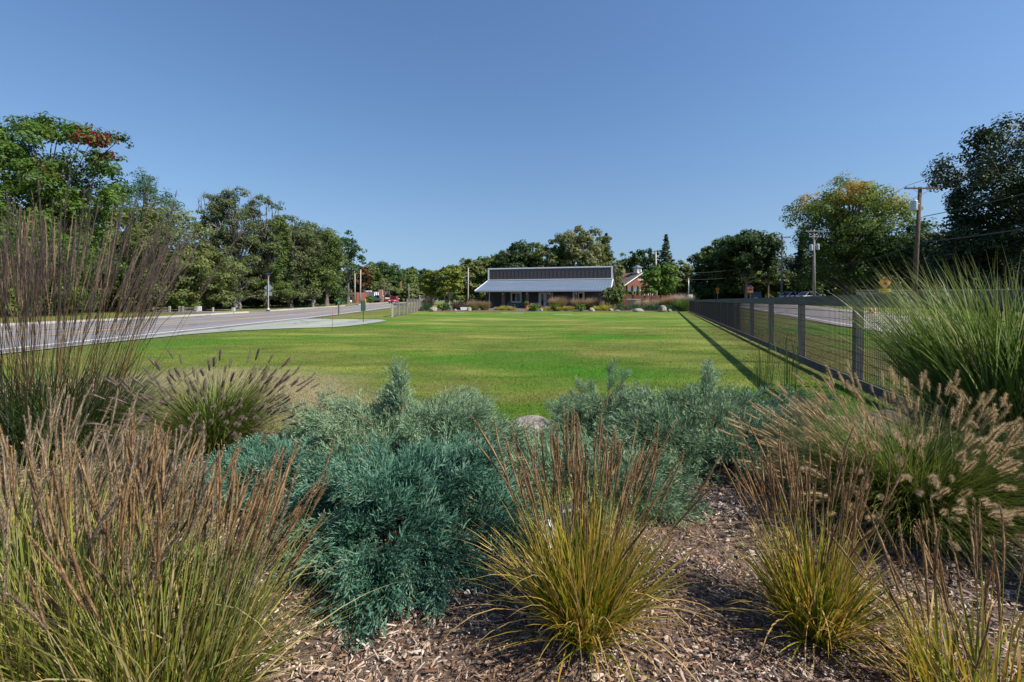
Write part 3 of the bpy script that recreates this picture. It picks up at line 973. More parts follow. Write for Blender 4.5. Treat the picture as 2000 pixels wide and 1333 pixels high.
g_ = np.random.default_rng(5)
REED = [head_mesh('reed_head', g_, g_.uniform(0.15, 0.25), 0.0026, 240, (0.006, 0.014), (0.15, 0.7), 0.0010, M['reed_head'], g_.uniform(-.13, .13)) for _ in range(7)]
REEDG = [head_mesh('reed_head_grey', g_, g_.uniform(0.13, 0.21), 0.0024, 300, (0.008, 0.017), (0.2, 0.8), 0.0009, M['reed_head_grey'], g_.uniform(-.16, .16)) for _ in range(7)]
FOUNT = [head_mesh('fountain_head', g_, g_.uniform(0.085, 0.13), 0.0042, 300, (0.013, 0.026), (0.45, 1.15), 0.0006, M['fountain_head'], g_.uniform(-.15, .15)) for _ in range(8)]
FOUNTD = [head_mesh('fountain_head_shaded', g_, g_.uniform(0.085, 0.13), 0.006, 200, (0.016, 0.030), (0.45, 1.1), 0.0009, M['fountain_head_shaded'], g_.uniform(-.15, .15)) for _ in range(6)]
MOOR = [head_mesh('moor_head', g_, g_.uniform(0.42, 0.66), 0.0013, 120, (0.03, 0.085), (0.06, 0.36), 0.0010, M['moor_head'], g_.uniform(-.04, .04), True) for _ in range(7)]
MOORT = [head_mesh('moor_head_sunlit', g_, g_.uniform(0.42, 0.6), 0.0022, 150, (0.025, 0.055), (0.05, 0.26), 0.0012, M['moor_head_sunlit'], g_.uniform(-.04, .04), True) for _ in range(5)]

def reed_clump(loc, seed, n_blade, n_stem, bl, sl, label, spread=0.5, lean=(0, 0), base_r=0.10, stem_mat='reed_stem', heads=REED, low=60, tall_curve=(-0.12, 0.30), hs=(0.7, 1.1), bw=(0.003, 0.0065), blade_mat='reed_blade', n_dead=60):
    rg = np.random.default_rng(seed)
    x, y = loc
    root = thing('reed_grass', label, 'ornamental grass', (x, y, float(bed_z(x, y)) - 0.01), 0, 'feather reed grasses in the front bed')
    A = ribbons(rg, n_blade, base_r, bl, (0.03, 0.75), (0.1, 0.8), bw, 6, (lean[0] * .6, lean[1] * .6), tilt_pow=1.3)
    B = ribbons(rg, low, base_r, (bl[0] * .7, bl[1] * .95), (0.7, 1.15), (0.25, 0.65), (0.003, 0.006), 6)
    D = ribbons(rg, n_dead, base_r * 1.1, (bl[0] * .8, bl[1] * 1.15), (0.1, 0.9), (0.6, 2.6), (0.002, 0.005), 8, (lean[0] * .6, 0))
    V, Q, t, r = merge([A[:4], B[:4], (D[0], D[1], D[2], .9 + .1 * D[3])])
    link('blades', np_mesh('blades', V, [Q], M[blade_mat], {'t': t, 'r': r}), root, 'stuff')
    saz = rg.uniform(0, 2 * np.pi, n_stem * 3)
    saz = saz[(np.sin(saz) > -0.35) | (rg.random(len(saz)) < 0.25)][:n_stem]     # fewer stems fall forward out of the clump
    S = ribbons(rg, len(saz), base_r, sl, (0.0, spread), tall_curve, (0.003, 0.003), 7, lean, saz, twist=0.2, tilt_pow=0.75)
    V, Q, r = stalks(S[6], 0.0017, rg)
    link('stems', np_mesh('stems', V, [Q], M[stem_mat], {'r': r}), root, 'stuff')
    place_heads(root, heads, S[4], S[5], rg, hs, 'seed_head', 0.07)
    return root

# the four brown reed grasses of the foreground
reed_clump((0.235, 1.50), 21, 780, 115, (0.24, 0.50), (0.42, 0.585), 'reed grass with dark brown spikes and golden blades, between the blue juniper and the bare mulch', 0.46, base_r=0.09, low=120)
reed_clump((1.0, 1.50), 22, 560, 76, (0.20, 0.40), (0.38, 0.54), 'smaller green and gold reed grass clump standing alone in the mulch beside the fountain grass', 0.34, base_r=0.075, low=70)
reed_clump((1.24, 1.20), 23, 150, 48, (0.16, 0.32), (0.26, 0.42), 'sparse reed grass with few tan spikes in the bottom corner under the fountain grass', 0.50, base_r=0.15, heads=REED, low=40)
reed_clump((-1.22, 1.26), 24, 900, 150, (0.32, 0.62), (0.46, 0.655), 'large reed grass clump with upright greyish spikes beneath the tall moor grass', 0.34, (0.03, 0.0), 0.20, 'reed_stem_pale', REEDG + REED[:3], 60, blade_mat='reed_blade_green', n_dead=110)
reed_clump((-0.90, 1.17), 25, 760, 120, (0.28, 0.54), (0.42, 0.60), 'large reed grass clump leaning towards the blue juniper, rusty spikes', 0.34, (0.12, 0.0), 0.15, 'reed_stem_pale', REED + REEDG[:3], 130, blade_mat='reed_blade_green', n_dead=120)
reed_clump((-1.70, 1.52), 26, 700, 90, (0.34, 0.64), (0.48, 0.70), 'reed grass clump at the left frame edge, grey brown spikes in front of the moor grass', 0.40, (0.05, 0.0), 0.17, 'reed_stem_pale', REEDG, 60, blade_mat='reed_blade_green', n_dead=80)

def fountain_clump(loc, seed, n_blade, n_head, L, label, wind=(0, 0), heads=FOUNT, hs=(0.7, 1.1), base_r=0.12, name='fountain_grass', zoff=None, blen=(0.45, 0.8)):
    rg = np.random.default_rng(seed)
    x, y = loc
    z = float(bed_z(x, y)) if zoff is None else zoff
    root = thing(name, label, 'ornamental grass', (x, y, z - 0.01), 0, 'fountain grasses in the front bed')
    A = ribbons(rg, n_blade, base_r, blen, (0.05, 0.95), (0.5, 1.5), (0.0025, 0.005), 7, wind, tilt_pow=0.8)
    V, Q, t, r = A[:4]
    link('blades', np_mesh('blades', V, [Q], M['fountain_blade'], {'t': t, 'r': r}), root, 'stuff')
    S = ribbons(rg, n_head, base_r, L, (0.05, 1.12), (0.05, 0.55), (0.002, 0.002), 6, wind, tilt_pow=0.62)
    V, Q, r = stalks(S[6], 0.0011, rg)
    link('stems', np_mesh('stems', V, [Q], M['fountain_blade'], {'r': 0.5 + 0.5 * r, 't': 0 * r + .5}), root, 'stuff')
    place_heads(root, heads, S[4], S[5], rg, hs, 'seed_head', 0.02)
    return root
fountain_clump((1.98, 2.24), 31, 6800, 560, (0.46, 0.78), 'large rounded fountain grass covered in tan bottlebrush plumes, beside the mesh fence', (-0.08, -0.02), hs=(0.58, 0.9), base_r=0.17, blen=(0.36, 0.66))
fountain_clump((2.80, 2.40), 32, 2200, 150, (0.46, 0.78), 'fountain grass with pale plumes at the foot of the tall green grass', (-0.05, 0), hs=(0.6, 0.9), blen=(0.36, 0.66))
fountain_clump((-2.18, 3.30), 33, 2200, 240, (0.42, 0.76), 'fountain grass with grey plumes darkened for shade on the lawn edge beside the tall moor grass', (0.10, 0), FOUNTD, (0.6, 0.95))

def moor_clump():
    rg = np.random.default_rng(41)
    x, y = -3.28, 3.25
    root = thing('moor_grass', 'very tall dry moor grass with thin brown stems and airy plumes, towering over the reed grass', 'ornamental grass', (x, y, float(bed_z(x, y)) - 0.01))
    n = 215
    S = ribbons(rg, n, 0.34, (1.12, 1.58), (0.0, 0.33), (0.0, 0.16), (0.003, 0.003), 8, (0.13, 0), twist=0.2)
    V, Q, r = stalks(S[6], 0.0021, rg)
    link('stems', np_mesh('stems', V, [Q], M['moor_stem'], {'r': r}), root, 'stuff')
    tip, td = S[4], S[5]
    lit = tip[:, 0] < 0.06 + rg.normal(0, 0.18, n)  # left plumes get the tan material, sunlight put into their colour
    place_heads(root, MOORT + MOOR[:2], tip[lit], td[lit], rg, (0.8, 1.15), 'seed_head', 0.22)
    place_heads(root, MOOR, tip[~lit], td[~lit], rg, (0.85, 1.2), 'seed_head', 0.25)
    A = ribbons(rg, 1700, 0.36, (0.45, 0.9), (0.05, 0.8), (0.3, 1.3), (0.004, 0.009), 6, (0.05, 0))
    D = ribbons(rg, 90, 0.36, (0.5, 0.95), (0.1, 0.6), (0.6, 2.2), (0.003, 0.007), 7, (0.08, 0))
    V, Q, t, r = merge([A[:4], (D[0], D[1], D[2], 0.94 + 0.06 * D[3])])
    link('blades', np_mesh('blades', V, [Q], M['moor_blade'], {'t': t, 'r': r}), root, 'stuff')
    # one long stem blown out to the side
    C = np.array([[(0.2, 0, 0), (0.45, 0, 0.5), (0.80, -0.02, 0.95), (1.05, -0.03, 1.17), (1.12, -0.03, 1.22)]], float)
    V, Q, r = stalks(C, 0.0026, rg)
    link('stray_stem', np_mesh('stray_stem', V, [Q], M['moor_stem'], {'r': 0 * r + 0.3}), root)
    d = Vector((0.75, -0.02, 0.55)).normalized()
    place_heads(root, MOOR[:1], np.array([C[0, 3]]), np.array([d[:]]), rg, (0.7, 0.7))
moor_clump()

def miscanthus_clump():
    rg = np.random.default_rng(51)
    x, y = 3.27, 2.95
    root = thing('miscanthus_grass', 'tall arching green miscanthus grass overhanging the mesh fence', 'ornamental grass', (x, y, float(bed_z(x, y)) - 0.01))
    A = ribbons(rg, 2600, 0.32, (0.8, 1.5), (0.0, 0.44), (0.15, 1.0), (0.005, 0.0105), 9, (-0.04, 0.02), pw=2.0)
    az = rg.normal(math.pi, 0.55, 260)
    B = ribbons(rg, 260, 0.3, (0.9, 1.5), (0.1, 0.52), (0.3, 1.2), (0.005, 0.009), 9, (-0.04, 0), az, pw=1.9)
    D = ribbons(rg, 90, 0.3, (0.6, 1.2), (0.3, 0.9), (0.8, 2.2), (0.004, 0.007), 8, (-0.05, -0.03))
    V, Q, t, r = merge([A[:4], B[:4], (D[0], D[1], D[2], 0.97 + 0.03 * D[3])])
    link('blades', np_mesh('blades', V, [Q], M['miscanthus'], {'t': t, 'r': r}), root, 'stuff')
miscanthus_clump()

# dry straw tangled at the foot of the tall green grass
rg = np.random.default_rng(52)
x_, y_ = 2.78, 2.62
root = thing('dry_grass_clump', 'tangle of dry straw coloured grass under the tall green grass', 'dry grass', (x_, y_, 0.03))
A = ribbons(rg, 220, 0.3, (0.4, 0.85), (0.1, 0.9), (0.5, 2.4), (0.0025, 0.006), 8, (-0.05, -0.05))
link('blades', np_mesh('blades', A[0], [A[1]], M['straw'], {'t': A[2], 'r': A[3]}), root, 'stuff')

# wispy thin plant by the fence
rg = np.random.default_rng(53)
for k, (wx, wy, lab) in enumerate(((2.62, 4.75, 'thin wispy grey green stems rising between the juniper and the fence shadow'),
                                   (3.02, 4.95, 'thin wispy stems next to the bottom board of the fence'))):
    A = ribbons(rg, 46, 0.09, (0.5, 0.95), (0.0, 0.14), (0.0, 0.15), (0.003, 0.006), 5)
    o = link('wispy_plant', np_mesh('wispy_plant', A[0], [A[1]], M['moor_blade'], {'t': A[2], 'r': 0.45 + 0.4 * A[3]}))
    o.location = (wx, wy, 0.02)
    tag(o, lab, 'plant')

# ------------------------------------------------------------------ spreading junipers
def spray_template(rg, n_side=9):
    """one feathery juniper spray along +z, about 1 unit long, as thin tapering shoots"""
    segs = []      # (p0, p1, w0)
    pos = np.array([0.0, 0, 0])
    d = np.array([0, 0, 1.0])
    pts = [pos.copy()]
    for i in range(6):
        d = d + rg.normal(0, 0.08, 3)
        d /= np.linalg.norm(d)
        pos = pos + d / 6
        pts.append(pos.copy())
    for i in range(6):
        segs.append((pts[i], pts[i + 1], 0.028 - 0.002 * i))
    for i in range(n_side):
        f = 0.12 + 0.8 * i / n_side
        j = min(5, int(f * 6))
        b = pts[j] + (pts[j + 1] - pts[j]) * (f * 6 - j)
        an = i * 2.4 + rg.uniform(-.5, .5)
        o = np.array([math.cos(an), math.sin(an) * 0.6, 0])
        dd = o * 0.62 + np.array([0, 0, 0.8])
        dd /= np.linalg.norm(dd)
        l = (0.52 - 0.34 * f) * rg.uniform(0.75, 1.25)
        m = b + dd * l * 0.55
        e = m + (dd + np.array([0, 0, 0.35])) / 1.3 * l * 0.5
        segs.append((b, m, 0.027))
        segs.append((m, e, 0.025))
        for q in range(3):
            bb = b + dd * l * (0.2 + 0.27 * q)
            a2 = an + rg.uniform(1.0, 2.2) * (1 if q % 2 else -1)
            o2 = np.array([math.cos(a2), math.sin(a2), 0]) * 0.55 + dd
            o2 /= np.linalg.norm(o2)
            segs.append((bb, bb + o2 * l * 0.52, 0.024))
    V, T = [], []
    for p0, p1, w in segs:
        ax = p1 - p0
        ax = ax / (np.linalg.norm(ax) + 1e-9)
        ref = rg.normal(0, 1, 3)
        s = np.cross(ax, ref); s /= np.linalg.norm(s)
        b = len(V)
        mid = p0 + (p1 - p0) * 0.4
        V += [p0, mid + s * w * 0.6, p1, mid - s * w * 0.6]
        T += [(b, b + 1, b + 2), (b, b + 2, b + 3)]
    return np.array(V), np.array(T)
g_ = np.random.default_rng(61)
SPRAYS = [spray_template(g_) for _ in range(8)]
SPRAYS_S = [spray_template(g_, 4) for _ in range(4)]

def inst(templates, P, D, S, rg, r_mid=None):
    """stamp templates at P along D with size S into one mesh"""
    Vs, Ts, rs = [], [], []
    off = 0
    k = rg.integers(len(templates), size=len(P))
    for i in range(len(templates)):
        idx = np.where(k == i)[0]
        if not len(idx): continue
        tv, tt = templates[i]
        d = D[idx] / np.linalg.norm(D[idx], axis=1)[:, None]
        ref = rg.normal(0, 1, (len(idx), 3))
        s = np.cross(d, ref); s /= np.linalg.norm(s, axis=1)[:, None]
        u = np.cross(d, s)
        W = (tv[None, :, 0, None] * s[:, None, :] + tv[None, :, 1, None] * u[:, None, :] + tv[None, :, 2, None] * d[:, None, :]) * S[idx][:, None, None] + P[idx][:, None, :]
        Vs.append(W.reshape(-1, 3))
        Ts.append((tt[None] + (np.arange(len(idx)) * len(tv))[:, None, None]).reshape(-1, 3) + off)
        off += len(idx) * len(tv)
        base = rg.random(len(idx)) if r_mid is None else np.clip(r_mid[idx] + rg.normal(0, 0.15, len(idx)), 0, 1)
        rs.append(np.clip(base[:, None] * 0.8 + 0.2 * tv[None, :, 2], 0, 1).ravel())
    return np.concatenate(Vs), np.concatenate(Ts), np.concatenate(rs)

def juniper(loc, rx, ry, h, n, seed, label, mat='juniper', leaders=(), size=(0.10, 0.23), z0=None):
    rg = np.random.default_rng(seed)
    x, y = loc
    zz = float(bed_z(x, y)) if z0 is None else z0
    root = thing('juniper_shrub', label, 'juniper', (x, y, zz), 0, 'spreading junipers in the front bed')
    a = rg.uniform(0, 2 * np.pi, n)
    u = rg.random(n)
    rr = np.sqrt(u)
    lump = 1 + 0.20 * np.sin(a * 4 + seed) + 0.14 * np.sin(a * 9 + 2 * seed)
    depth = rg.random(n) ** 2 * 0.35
    X = rx * rr * np.cos(a) * lump
    Y = ry * rr * np.sin(a) * lump
    top = np.sqrt(np.clip(1 - rr ** 2, 0, 1)) ** 0.8
    Z = h * top * (0.80 + 0.34 * np.sin(X / rx * 6 + seed) * np.sin(Y / ry * 5 + 2 * seed)) * (1 - depth)
    Z = np.maximum(Z, 0.02)
    ox, oy = np.cos(a) / 1.0, np.sin(a)
    out = 0.35 + 0.75 * rr
    cx_ = np.sin(X * 9 + seed) * .5; cy_ = np.sin(Y * 8 + 2 * seed) * .5
    D = np.stack([ox * out + cx_ + rg.normal(0, .12, n), oy * out + cy_ + rg.normal(0, .12, n), 0.15 + 0.7 * top - 0.62 * rr ** 4 + rg.normal(0, .14, n)], 1)
    S = rg.uniform(size[0], size[1], n)
    P = np.stack([X, Y, Z], 1) - D / np.linalg.norm(D, axis=1)[:, None] * S[:, None] * 0.4
    P[:, 2] = np.maximum(P[:, 2], 0.01)
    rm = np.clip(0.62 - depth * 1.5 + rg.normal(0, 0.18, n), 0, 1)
    Pl, Dl, Sl, twigs = [P], [D], [S], MB()
    # woody arms with sprays, some poking out of the mound
    arms = list(leaders)
    for _ in range(30):
        an = rg.uniform(0, 6.28)
        k_ = rg.uniform(.55, 1.28)
        up_ = rg.uniform(0.75, 1.30) if k_ < 0.9 else rg.uniform(0.05, .75)
        arms.append((math.cos(an) * rx * k_, math.sin(an) * ry * k_, h * up_))
    rml = [rm]
    for (ex, ey, ez) in arms:
        p0 = np.array([0, 0, 0.02])
        p2 = np.array([ex, ey, ez])
        p1 = (p0 + p2) / 2 + np.array([0, 0, 0.18 * h])
        tt = np.linspace(0, 1, 8)[:, None]
        c = (1 - tt) ** 2 * p0 + 2 * tt * (1 - tt) * p1 + tt ** 2 * p2
        twigs.tube(c[:7].tolist(), list(np.linspace(0.010, 0.003, 7)), 5)
        k = 26
        f = rg.uniform(0.5, 1.0, k)[:, None]
        cp = (1 - f) ** 2 * p0 + 2 * f * (1 - f) * p1 + f ** 2 * p2
        dr = (p2 - p1) / np.linalg.norm(p2 - p1)
        Pl.append(cp)
        Dl.append(dr + rg.normal(0, 0.34, (k, 3)) + np.array([0, 0, .12]))
        Sl.append(rg.uniform(size[0], size[1] * 1.1, k) * (1.15 - .55 * f[:, 0]))
        rml.append(rg.uniform(0.4, 1.0, k))
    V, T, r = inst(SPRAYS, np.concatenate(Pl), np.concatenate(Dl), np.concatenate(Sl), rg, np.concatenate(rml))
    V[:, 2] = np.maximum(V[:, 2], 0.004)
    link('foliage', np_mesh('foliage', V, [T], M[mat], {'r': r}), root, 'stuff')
    twigs.build('twigs', M['juniper_twig'], root, kind='stuff')
    return root
juniper((-0.46, 2.08), 0.46, 0.44, 0.31, 1150, 71, 'blue green juniper mound with drooping sprays, nearest to the camera, over the mulch', 'juniper_blue', [(-0.1, -0.52, 0.02), (0.2, -0.45, 0.06), (-0.35, -0.4, 0.08)])
juniper((-0.72, 3.12), 0.80, 0.76, 0.30, 1550, 72, 'broad grey green juniper on the lawn edge with one tall pointed leader', 'juniper', [(-0.12, 0.25, 0.56), (-0.10, 0.2, 0.50), (-0.16, 0.3, 0.47), (-0.2, 0.2, 0.36), (-0.72, 0.35, 0.32), (0.48, 0.4, 0.34), (0.56, 0.4, 0.30), (-1.0, 0.3, 0.26)], (0.11, 0.25))
juniper((0.40, 2.66), 0.50, 0.46, 0.13, 700, 73, 'light green juniper spreading between the boulder and the reed grass', 'juniper')
juniper((1.38, 3.30), 0.94, 0.68, 0.32, 1500, 74, 'bushy juniper at the fence end of the bed with a tufted raised branch', 'juniper', [(0.20, 0.35, 0.52), (0.16, 0.3, 0.46), (0.26, 0.4, 0.46), (0.75, 0.25, 0.30), (-0.3, 0.4, 0.32)], (0.11, 0.25))
juniper((0.72, 3.60), 0.46, 0.42, 0.30, 700, 75, 'small juniper behind the boulder with a bare brown branch sticking up', 'juniper', [(0.1, 0.15, 0.52), (0.2, 0.1, 0.48)], (0.10, 0.18))
juniper((-1.38, 2.66), 0.30, 0.3, 0.18, 320, 76, 'low blue juniper half hidden behind the large reed grass', 'juniper_blue')
juniper((2.05, 3.75), 0.30, 0.3, 0.20, 260, 77, 'small yellow green juniper sprig at the tip of the mulch bed', 'juniper_green')

# ------------------------------------------------------------------ boulders
def boulder_mesh(seed, sx, sy, sz):
    import bmesh
    rg = random.Random(seed)
    bm = bmesh.new()
    bmesh.ops.create_icosphere(bm, subdivisions=3, radius=1)
    planes = [(Vector((rg.gauss(0, 1), rg.gauss(0, 1), rg.gauss(0, .7))).normalized(), rg.uniform(.72, .95)) for _ in range(11)]
    for v in bm.verts:
        for n, d in planes:
            k = v.co.dot(n) - d
            if k > 0: v.co -= n * k * 0.9
        w = 1 + 0.04 * math.sin(v.co.x * 7 + seed) * math.sin(v.co.y * 6) + rg.uniform(-.012, .012)
        v.co = Vector((v.co.x * sx * w, v.co.y * sy * w, v.co.z * sz * w))
    me = bpy.data.meshes.new('boulder')
    bm.to_mesh(me)
    bm.free()
    me.materials.append(M['stone'])
    me.polygons.foreach_set('use_smooth', [True] * len(me.polygons))
    return me
def boulder(x, y, sx, sy, sz, seed, label, rz=0):
    o = link('boulder', boulder_mesh(seed, sx, sy, sz))
    o.location = (x, y, gz(x, y) + sz * 0.45)
    o.rotation_euler = (0, 0, rz)
    return tag(o, label, 'boulder', 'boulders edging the planting beds')
boulder(0.15, 3.50, 0.21, 0.17, 0.175, 3, 'rough grey tan boulder half buried in the junipers of the front bed')
for px, Y, w, h, sd, lab in (
        (824, 47.5, 9, 9, 4, 'pinkish boulder at the end of the far mesh fence'),
        (846, 46.5, 17, 10, 5, 'large pale boulder below the yellowing tree'),
        (889, 47.5, 9, 5, 6, 'small flat stone on the mulch under the birch stems'),
        (916, 47.5, 11, 9, 7, 'cream boulder beside the purple topped grass'),
        (978, 49.0, 5, 5, 16, 'tiny pale stone between two yellow grasses'),
        (1057, 48.0, 8, 6, 8, 'small tan boulder below the porch door'),
        (1156, 47.0, 13, 8, 9, 'rounded tan boulder between the green mound and the yellow grass'),
        (1193, 47.0, 10, 6, 10, 'low stone at the foot of the hydrangea'),
        (1206, 46.5, 12, 4, 11, 'very flat pale stone on the lawn edge by the hydrangea'),
        (1247, 46.0, 22, 7, 12, 'long flat greenish boulder in front of the dark junipers'),
        (1294, 45.6, 17, 13, 13, 'large pointed tan boulder near the end of the long fence'),
        (1308, 45.4, 9, 6, 14, 'small rounded stone leaning on the large pointed boulder')):
    boulder(U(px, Y), Y, w / 2 / F * Y, w / 2.2 / F * Y, h / F * Y * 0.72, sd, lab, sd)

# small navy floodlight in the grass
fl = thing('flood_light', 'small navy garden floodlight half hidden behind the reed grass', 'garden light', (0.215, 1.98, 0.03), R(20))
b = MB(); b.bbox(-0.02, 0.085, -0.03, 0.03, 0.085, 0.20, 0.008); b.build('housing', M['navy'], fl)
b = MB(); b.bbox(-0.105, -0.03, -0.028, 0.028, 0.05, 0.15, 0.008); b.build('lens', M['lens'], fl)
b = MB(); b.cyl(-0.01, 0, -0.02, 0.10, 0.008, 8); b.build('stake', M['black'], fl)

# ------------------------------------------------------------------ mesh fence on the right
def right_fence():
    root = thing('mesh_fence', 'long grey timber post fence with wire mesh running away beside the lawn', 'fence', (FA, 0, 0))
    ux, uy = FB / math.hypot(1, FB), 1 / math.hypot(1, FB)     # along fence
    nx, ny = uy, -ux                                            # to the right of it
    def P(s, o, z):                                             # along, across, up -> root space
        return (ux * s + nx * o, uy * s + ny * o, z)
    k = math.hypot(1, FB)
    s_posts = [(5.77 + 2.34 * i) * k for i in range(-3, 18)]
    Mz = Matrix(((ux, nx, 0, 0), (uy, ny, 0, 0), (0, 0, 1, 0), (0, 0, 0, 1)))
    rg = random.Random(2)
    b = MB(); b.bbox(-0.047, 0.047, -0.058, 0.036, -0.1, 1.165, 0.006)
    post_me = b.mesh('post', M['wood_grey'])
    zs_h = [0.17 + 0.1016 * j for j in range(10)]
    gs = random.Random(4)
    for i, s in enumerate(s_posts):
        o = link('post', post_me, root)
        o.matrix_local = Matrix.Translation(P(s, 0, 0)) @ Mz @ Matrix.Rotation(rg.uniform(-.012, .012), 4, 'X')
        if i == len(s_posts) - 1: break
        s2 = s_posts[i + 1]
        L = s2 - s
        # rails: flat cap board, face board below it on the lawn side, bottom board
        for nm, (z0, z1, o0, o1) in (('top_rail', (1.168, 1.205, -0.078, 0.075)), ('rail_face', (1.055, 1.166, -0.085, -0.0605)), ('bottom_board', (0.045, 0.165, -0.088, -0.062))):
            q = MB(); q.box(0.004, L - 0.004, o0, o1, z0, z1)
            ob = q.build(nm, M['rail_grey'] if nm != 'bottom_board' else M['wood_dark'], root)
            ob.matrix_local = Matrix.Translation(P(s, 0, 0)) @ Mz
        # welded wire
        t = MB()
        n = 3
        rad = 0.0037
        def rod(a, c):
            a, c = Vector(a), Vector(c)
            if abs(a.z - c.z) > 0.5: e1, e2 = Vector((1, 0, 0)), Vector((0, 1, 0))
            else: e1, e2 = Vector((0, 1, 0)), Vector((0, 0, 1))
            t.poly([tuple(a + (e1 * math.cos(j * 2.094) + e2 * math.sin(j * 2.094)) * rad) for j in range(3)] + [tuple(c + (e1 * math.cos(j * 2.094) + e2 * math.sin(j * 2.094)) * rad) for j in range(3)],
                   [(0, 1, 4, 3), (1, 2, 5, 4), (2, 0, 3, 5)])
        nv = int(round(L / 0.0508))
        for j in range(nv):
            a = (j + 0.5) * L / nv
            rod((a, -0.0605 + 0.002, 0.12), (a, -0.0605 + 0.002, 1.10))
        for z in zs_h:
            rod((0, -0.0605 + 0.0055, z), (L, -0.0605 + 0.0055, z))
        me = bpy.data.meshes.new('wire_mesh')
        me.from_pydata(t.v, [], t.f)
        me.materials.append(M['wire'])
        ob = link('wire_mesh', me, root, 'stuff')
        ob.matrix_local = Matrix.Translation(P(s, 0, 0)) @ Mz
right_fence()

# low and tall mesh fence on the far left
def left_fence():
    root = thing('mesh_fence', 'short grey mesh fence with a low end and taller far part, beside the main road', 'fence', (-8.3, 31.5, 0))
    pts = [(-8.3, 31.5), (-8.42, 33.8), (-8.62, 36.1), (-8.85, 38.4), (-9.05, 40.7), (-9.28, 43.0), (-9.5, 45.3), (-9.78, 47.6), (-10.05, 49.8)]
    for i, (x, y) in enumerate(pts):
        h = 0.88 if i < 3 else 1.27
        b = MB(); b.bbox(-0.06, 0.06, -0.06, 0.06, -0.05, h, 0.008)
        o = b.build('post', M['pole_white'] if i == 0 else M['wood_grey'], root)
        o.location = (x + 8.3, y - 31.5, 0)
        if i == len(pts) - 1: break
        x2, y2 = pts[i + 1]
        L = math.hypot(x2 - x, y2 - y)
        an = math.atan2(y2 - y, x2 - x)
        h2 = 0.88 if i < 3 else 1.27
        for nm, z0, z1 in (('top_rail', h2 + 0.003, h2 + 0.045), ('rail_face', h2 - 0.11, h2 - 0.002), ('bottom_board', 0.05, 0.16)):
            q = MB(); q.box(0.064, L - 0.064, -0.03 if nm != 'top_rail' else -0.06, 0.03 if nm != 'top_rail' else 0.06, z0, z1)
            ob = q.build(nm, M['rail_grey'], root)
            ob.location = (x + 8.3, y - 31.5, 0); ob.rotation_euler = (0, 0, an)
        t = MB()
        nv = int(L / 0.09)
        for j in range(nv):
            a = (j + .5) * L / nv
            t.box(a - .003, a + .003, -.002, .002, .12, h2 - .05)
        for j in range(int(h2 / 0.12)):
            t.box(0, L, -.005, -.002, .2 + j * .11, .206 + j * .11)
        ob = t.build('wire_mesh', M['wood_grey'], root, kind='stuff')
        ob.location = (x + 8.3, y - 31.5, 0); ob.rotation_euler = (0, 0, an)
left_fence()

# dark board fence behind the warning sign
def board_fence():
    p0, p1 = Vector((33.4, 44.2)), Vector((52.0, 41.0))
    L = (p1 - p0).length
    z = gz(33.4, 44.2)
    root = thing('board_fence', 'dark grey board fence across the side street behind the yellow sign', 'fence', (p0.x, p0.y, z - 0.05), math.atan2(p1.y - p0.y, p1.x - p0.x))
    b = MB(); b.box(0, 0.185, -0.012, 0.012, 0.0, 1.62); me = b.mesh('board', M['wood_dark'])
    n = int(L / 0.2)
    rg = random.Random(3)
    for i in range(n):
        o = link('board', me, root)
        o.location = (i * 0.2, rg.uniform(-.004, .004), rg.uniform(-.01, .01))
    b = MB(); b.box(-0.02, L, -0.035, 0.03, 1.64, 1.76); b.build('cap_rail', M['rail_grey'], root)
    b = MB(); b.box(0, L, 0.013, 0.05, 0.35, 0.45); b.build('back_rail', M['wood_dark'], root)
board_fence()

# ------------------------------------------------------------------ trees
def leaf_quads(rg, P, N, s, thin=0.62):
    """kite leaves at P with normals N"""
    n = len(P)
    N = N / (np.linalg.norm(N, axis=1)[:, None] + 1e-9)
    ref = rg.normal(0, 1, (n, 3))
    a = np.cross(N, ref); a /= np.linalg.norm(a, axis=1)[:, None]
    b = np.cross(N, a)
    s = s[:, None]
    V = np.stack([P - a * s * .5, P + b * s * .5 * thin - a * s * .05, P + a * s * .5 + N * s * .12, P - b * s * .5 * thin - a * s * .05], 1)
    return V.reshape(-1, 3), np.arange(4 * n).reshape(-1, 4)

def crown_lobes(rg, rx, rz, zc, n, rough=0.3, size=(0.30, 0.46), taper=0.0):
    out = []
    for i in range(n):
        f = (i + 0.5) / n
        ct = 1 - 2 * f
        an = i * 2.39996 + rg.uniform(-.4, .4)
        st = math.sqrt(max(0, 1 - ct * ct))
        k = rg.uniform(0.55, 0.80) * (1 + rg.uniform(-rough, rough) * 0.6)
        z = zc + rz * k * ct
        narrow = 1 - taper * max(0, ct)
        r = rg.uniform(*size) * rx * (1 - 0.3 * max(0, ct) * (taper > 0))
        sh = st ** 0.55
        out.append((rx * k * sh * math.cos(an) * narrow, rx * k * sh * math.sin(an) * narrow, z, r))
    out.append((0, 0, zc, 0.5 * rx))
    return out

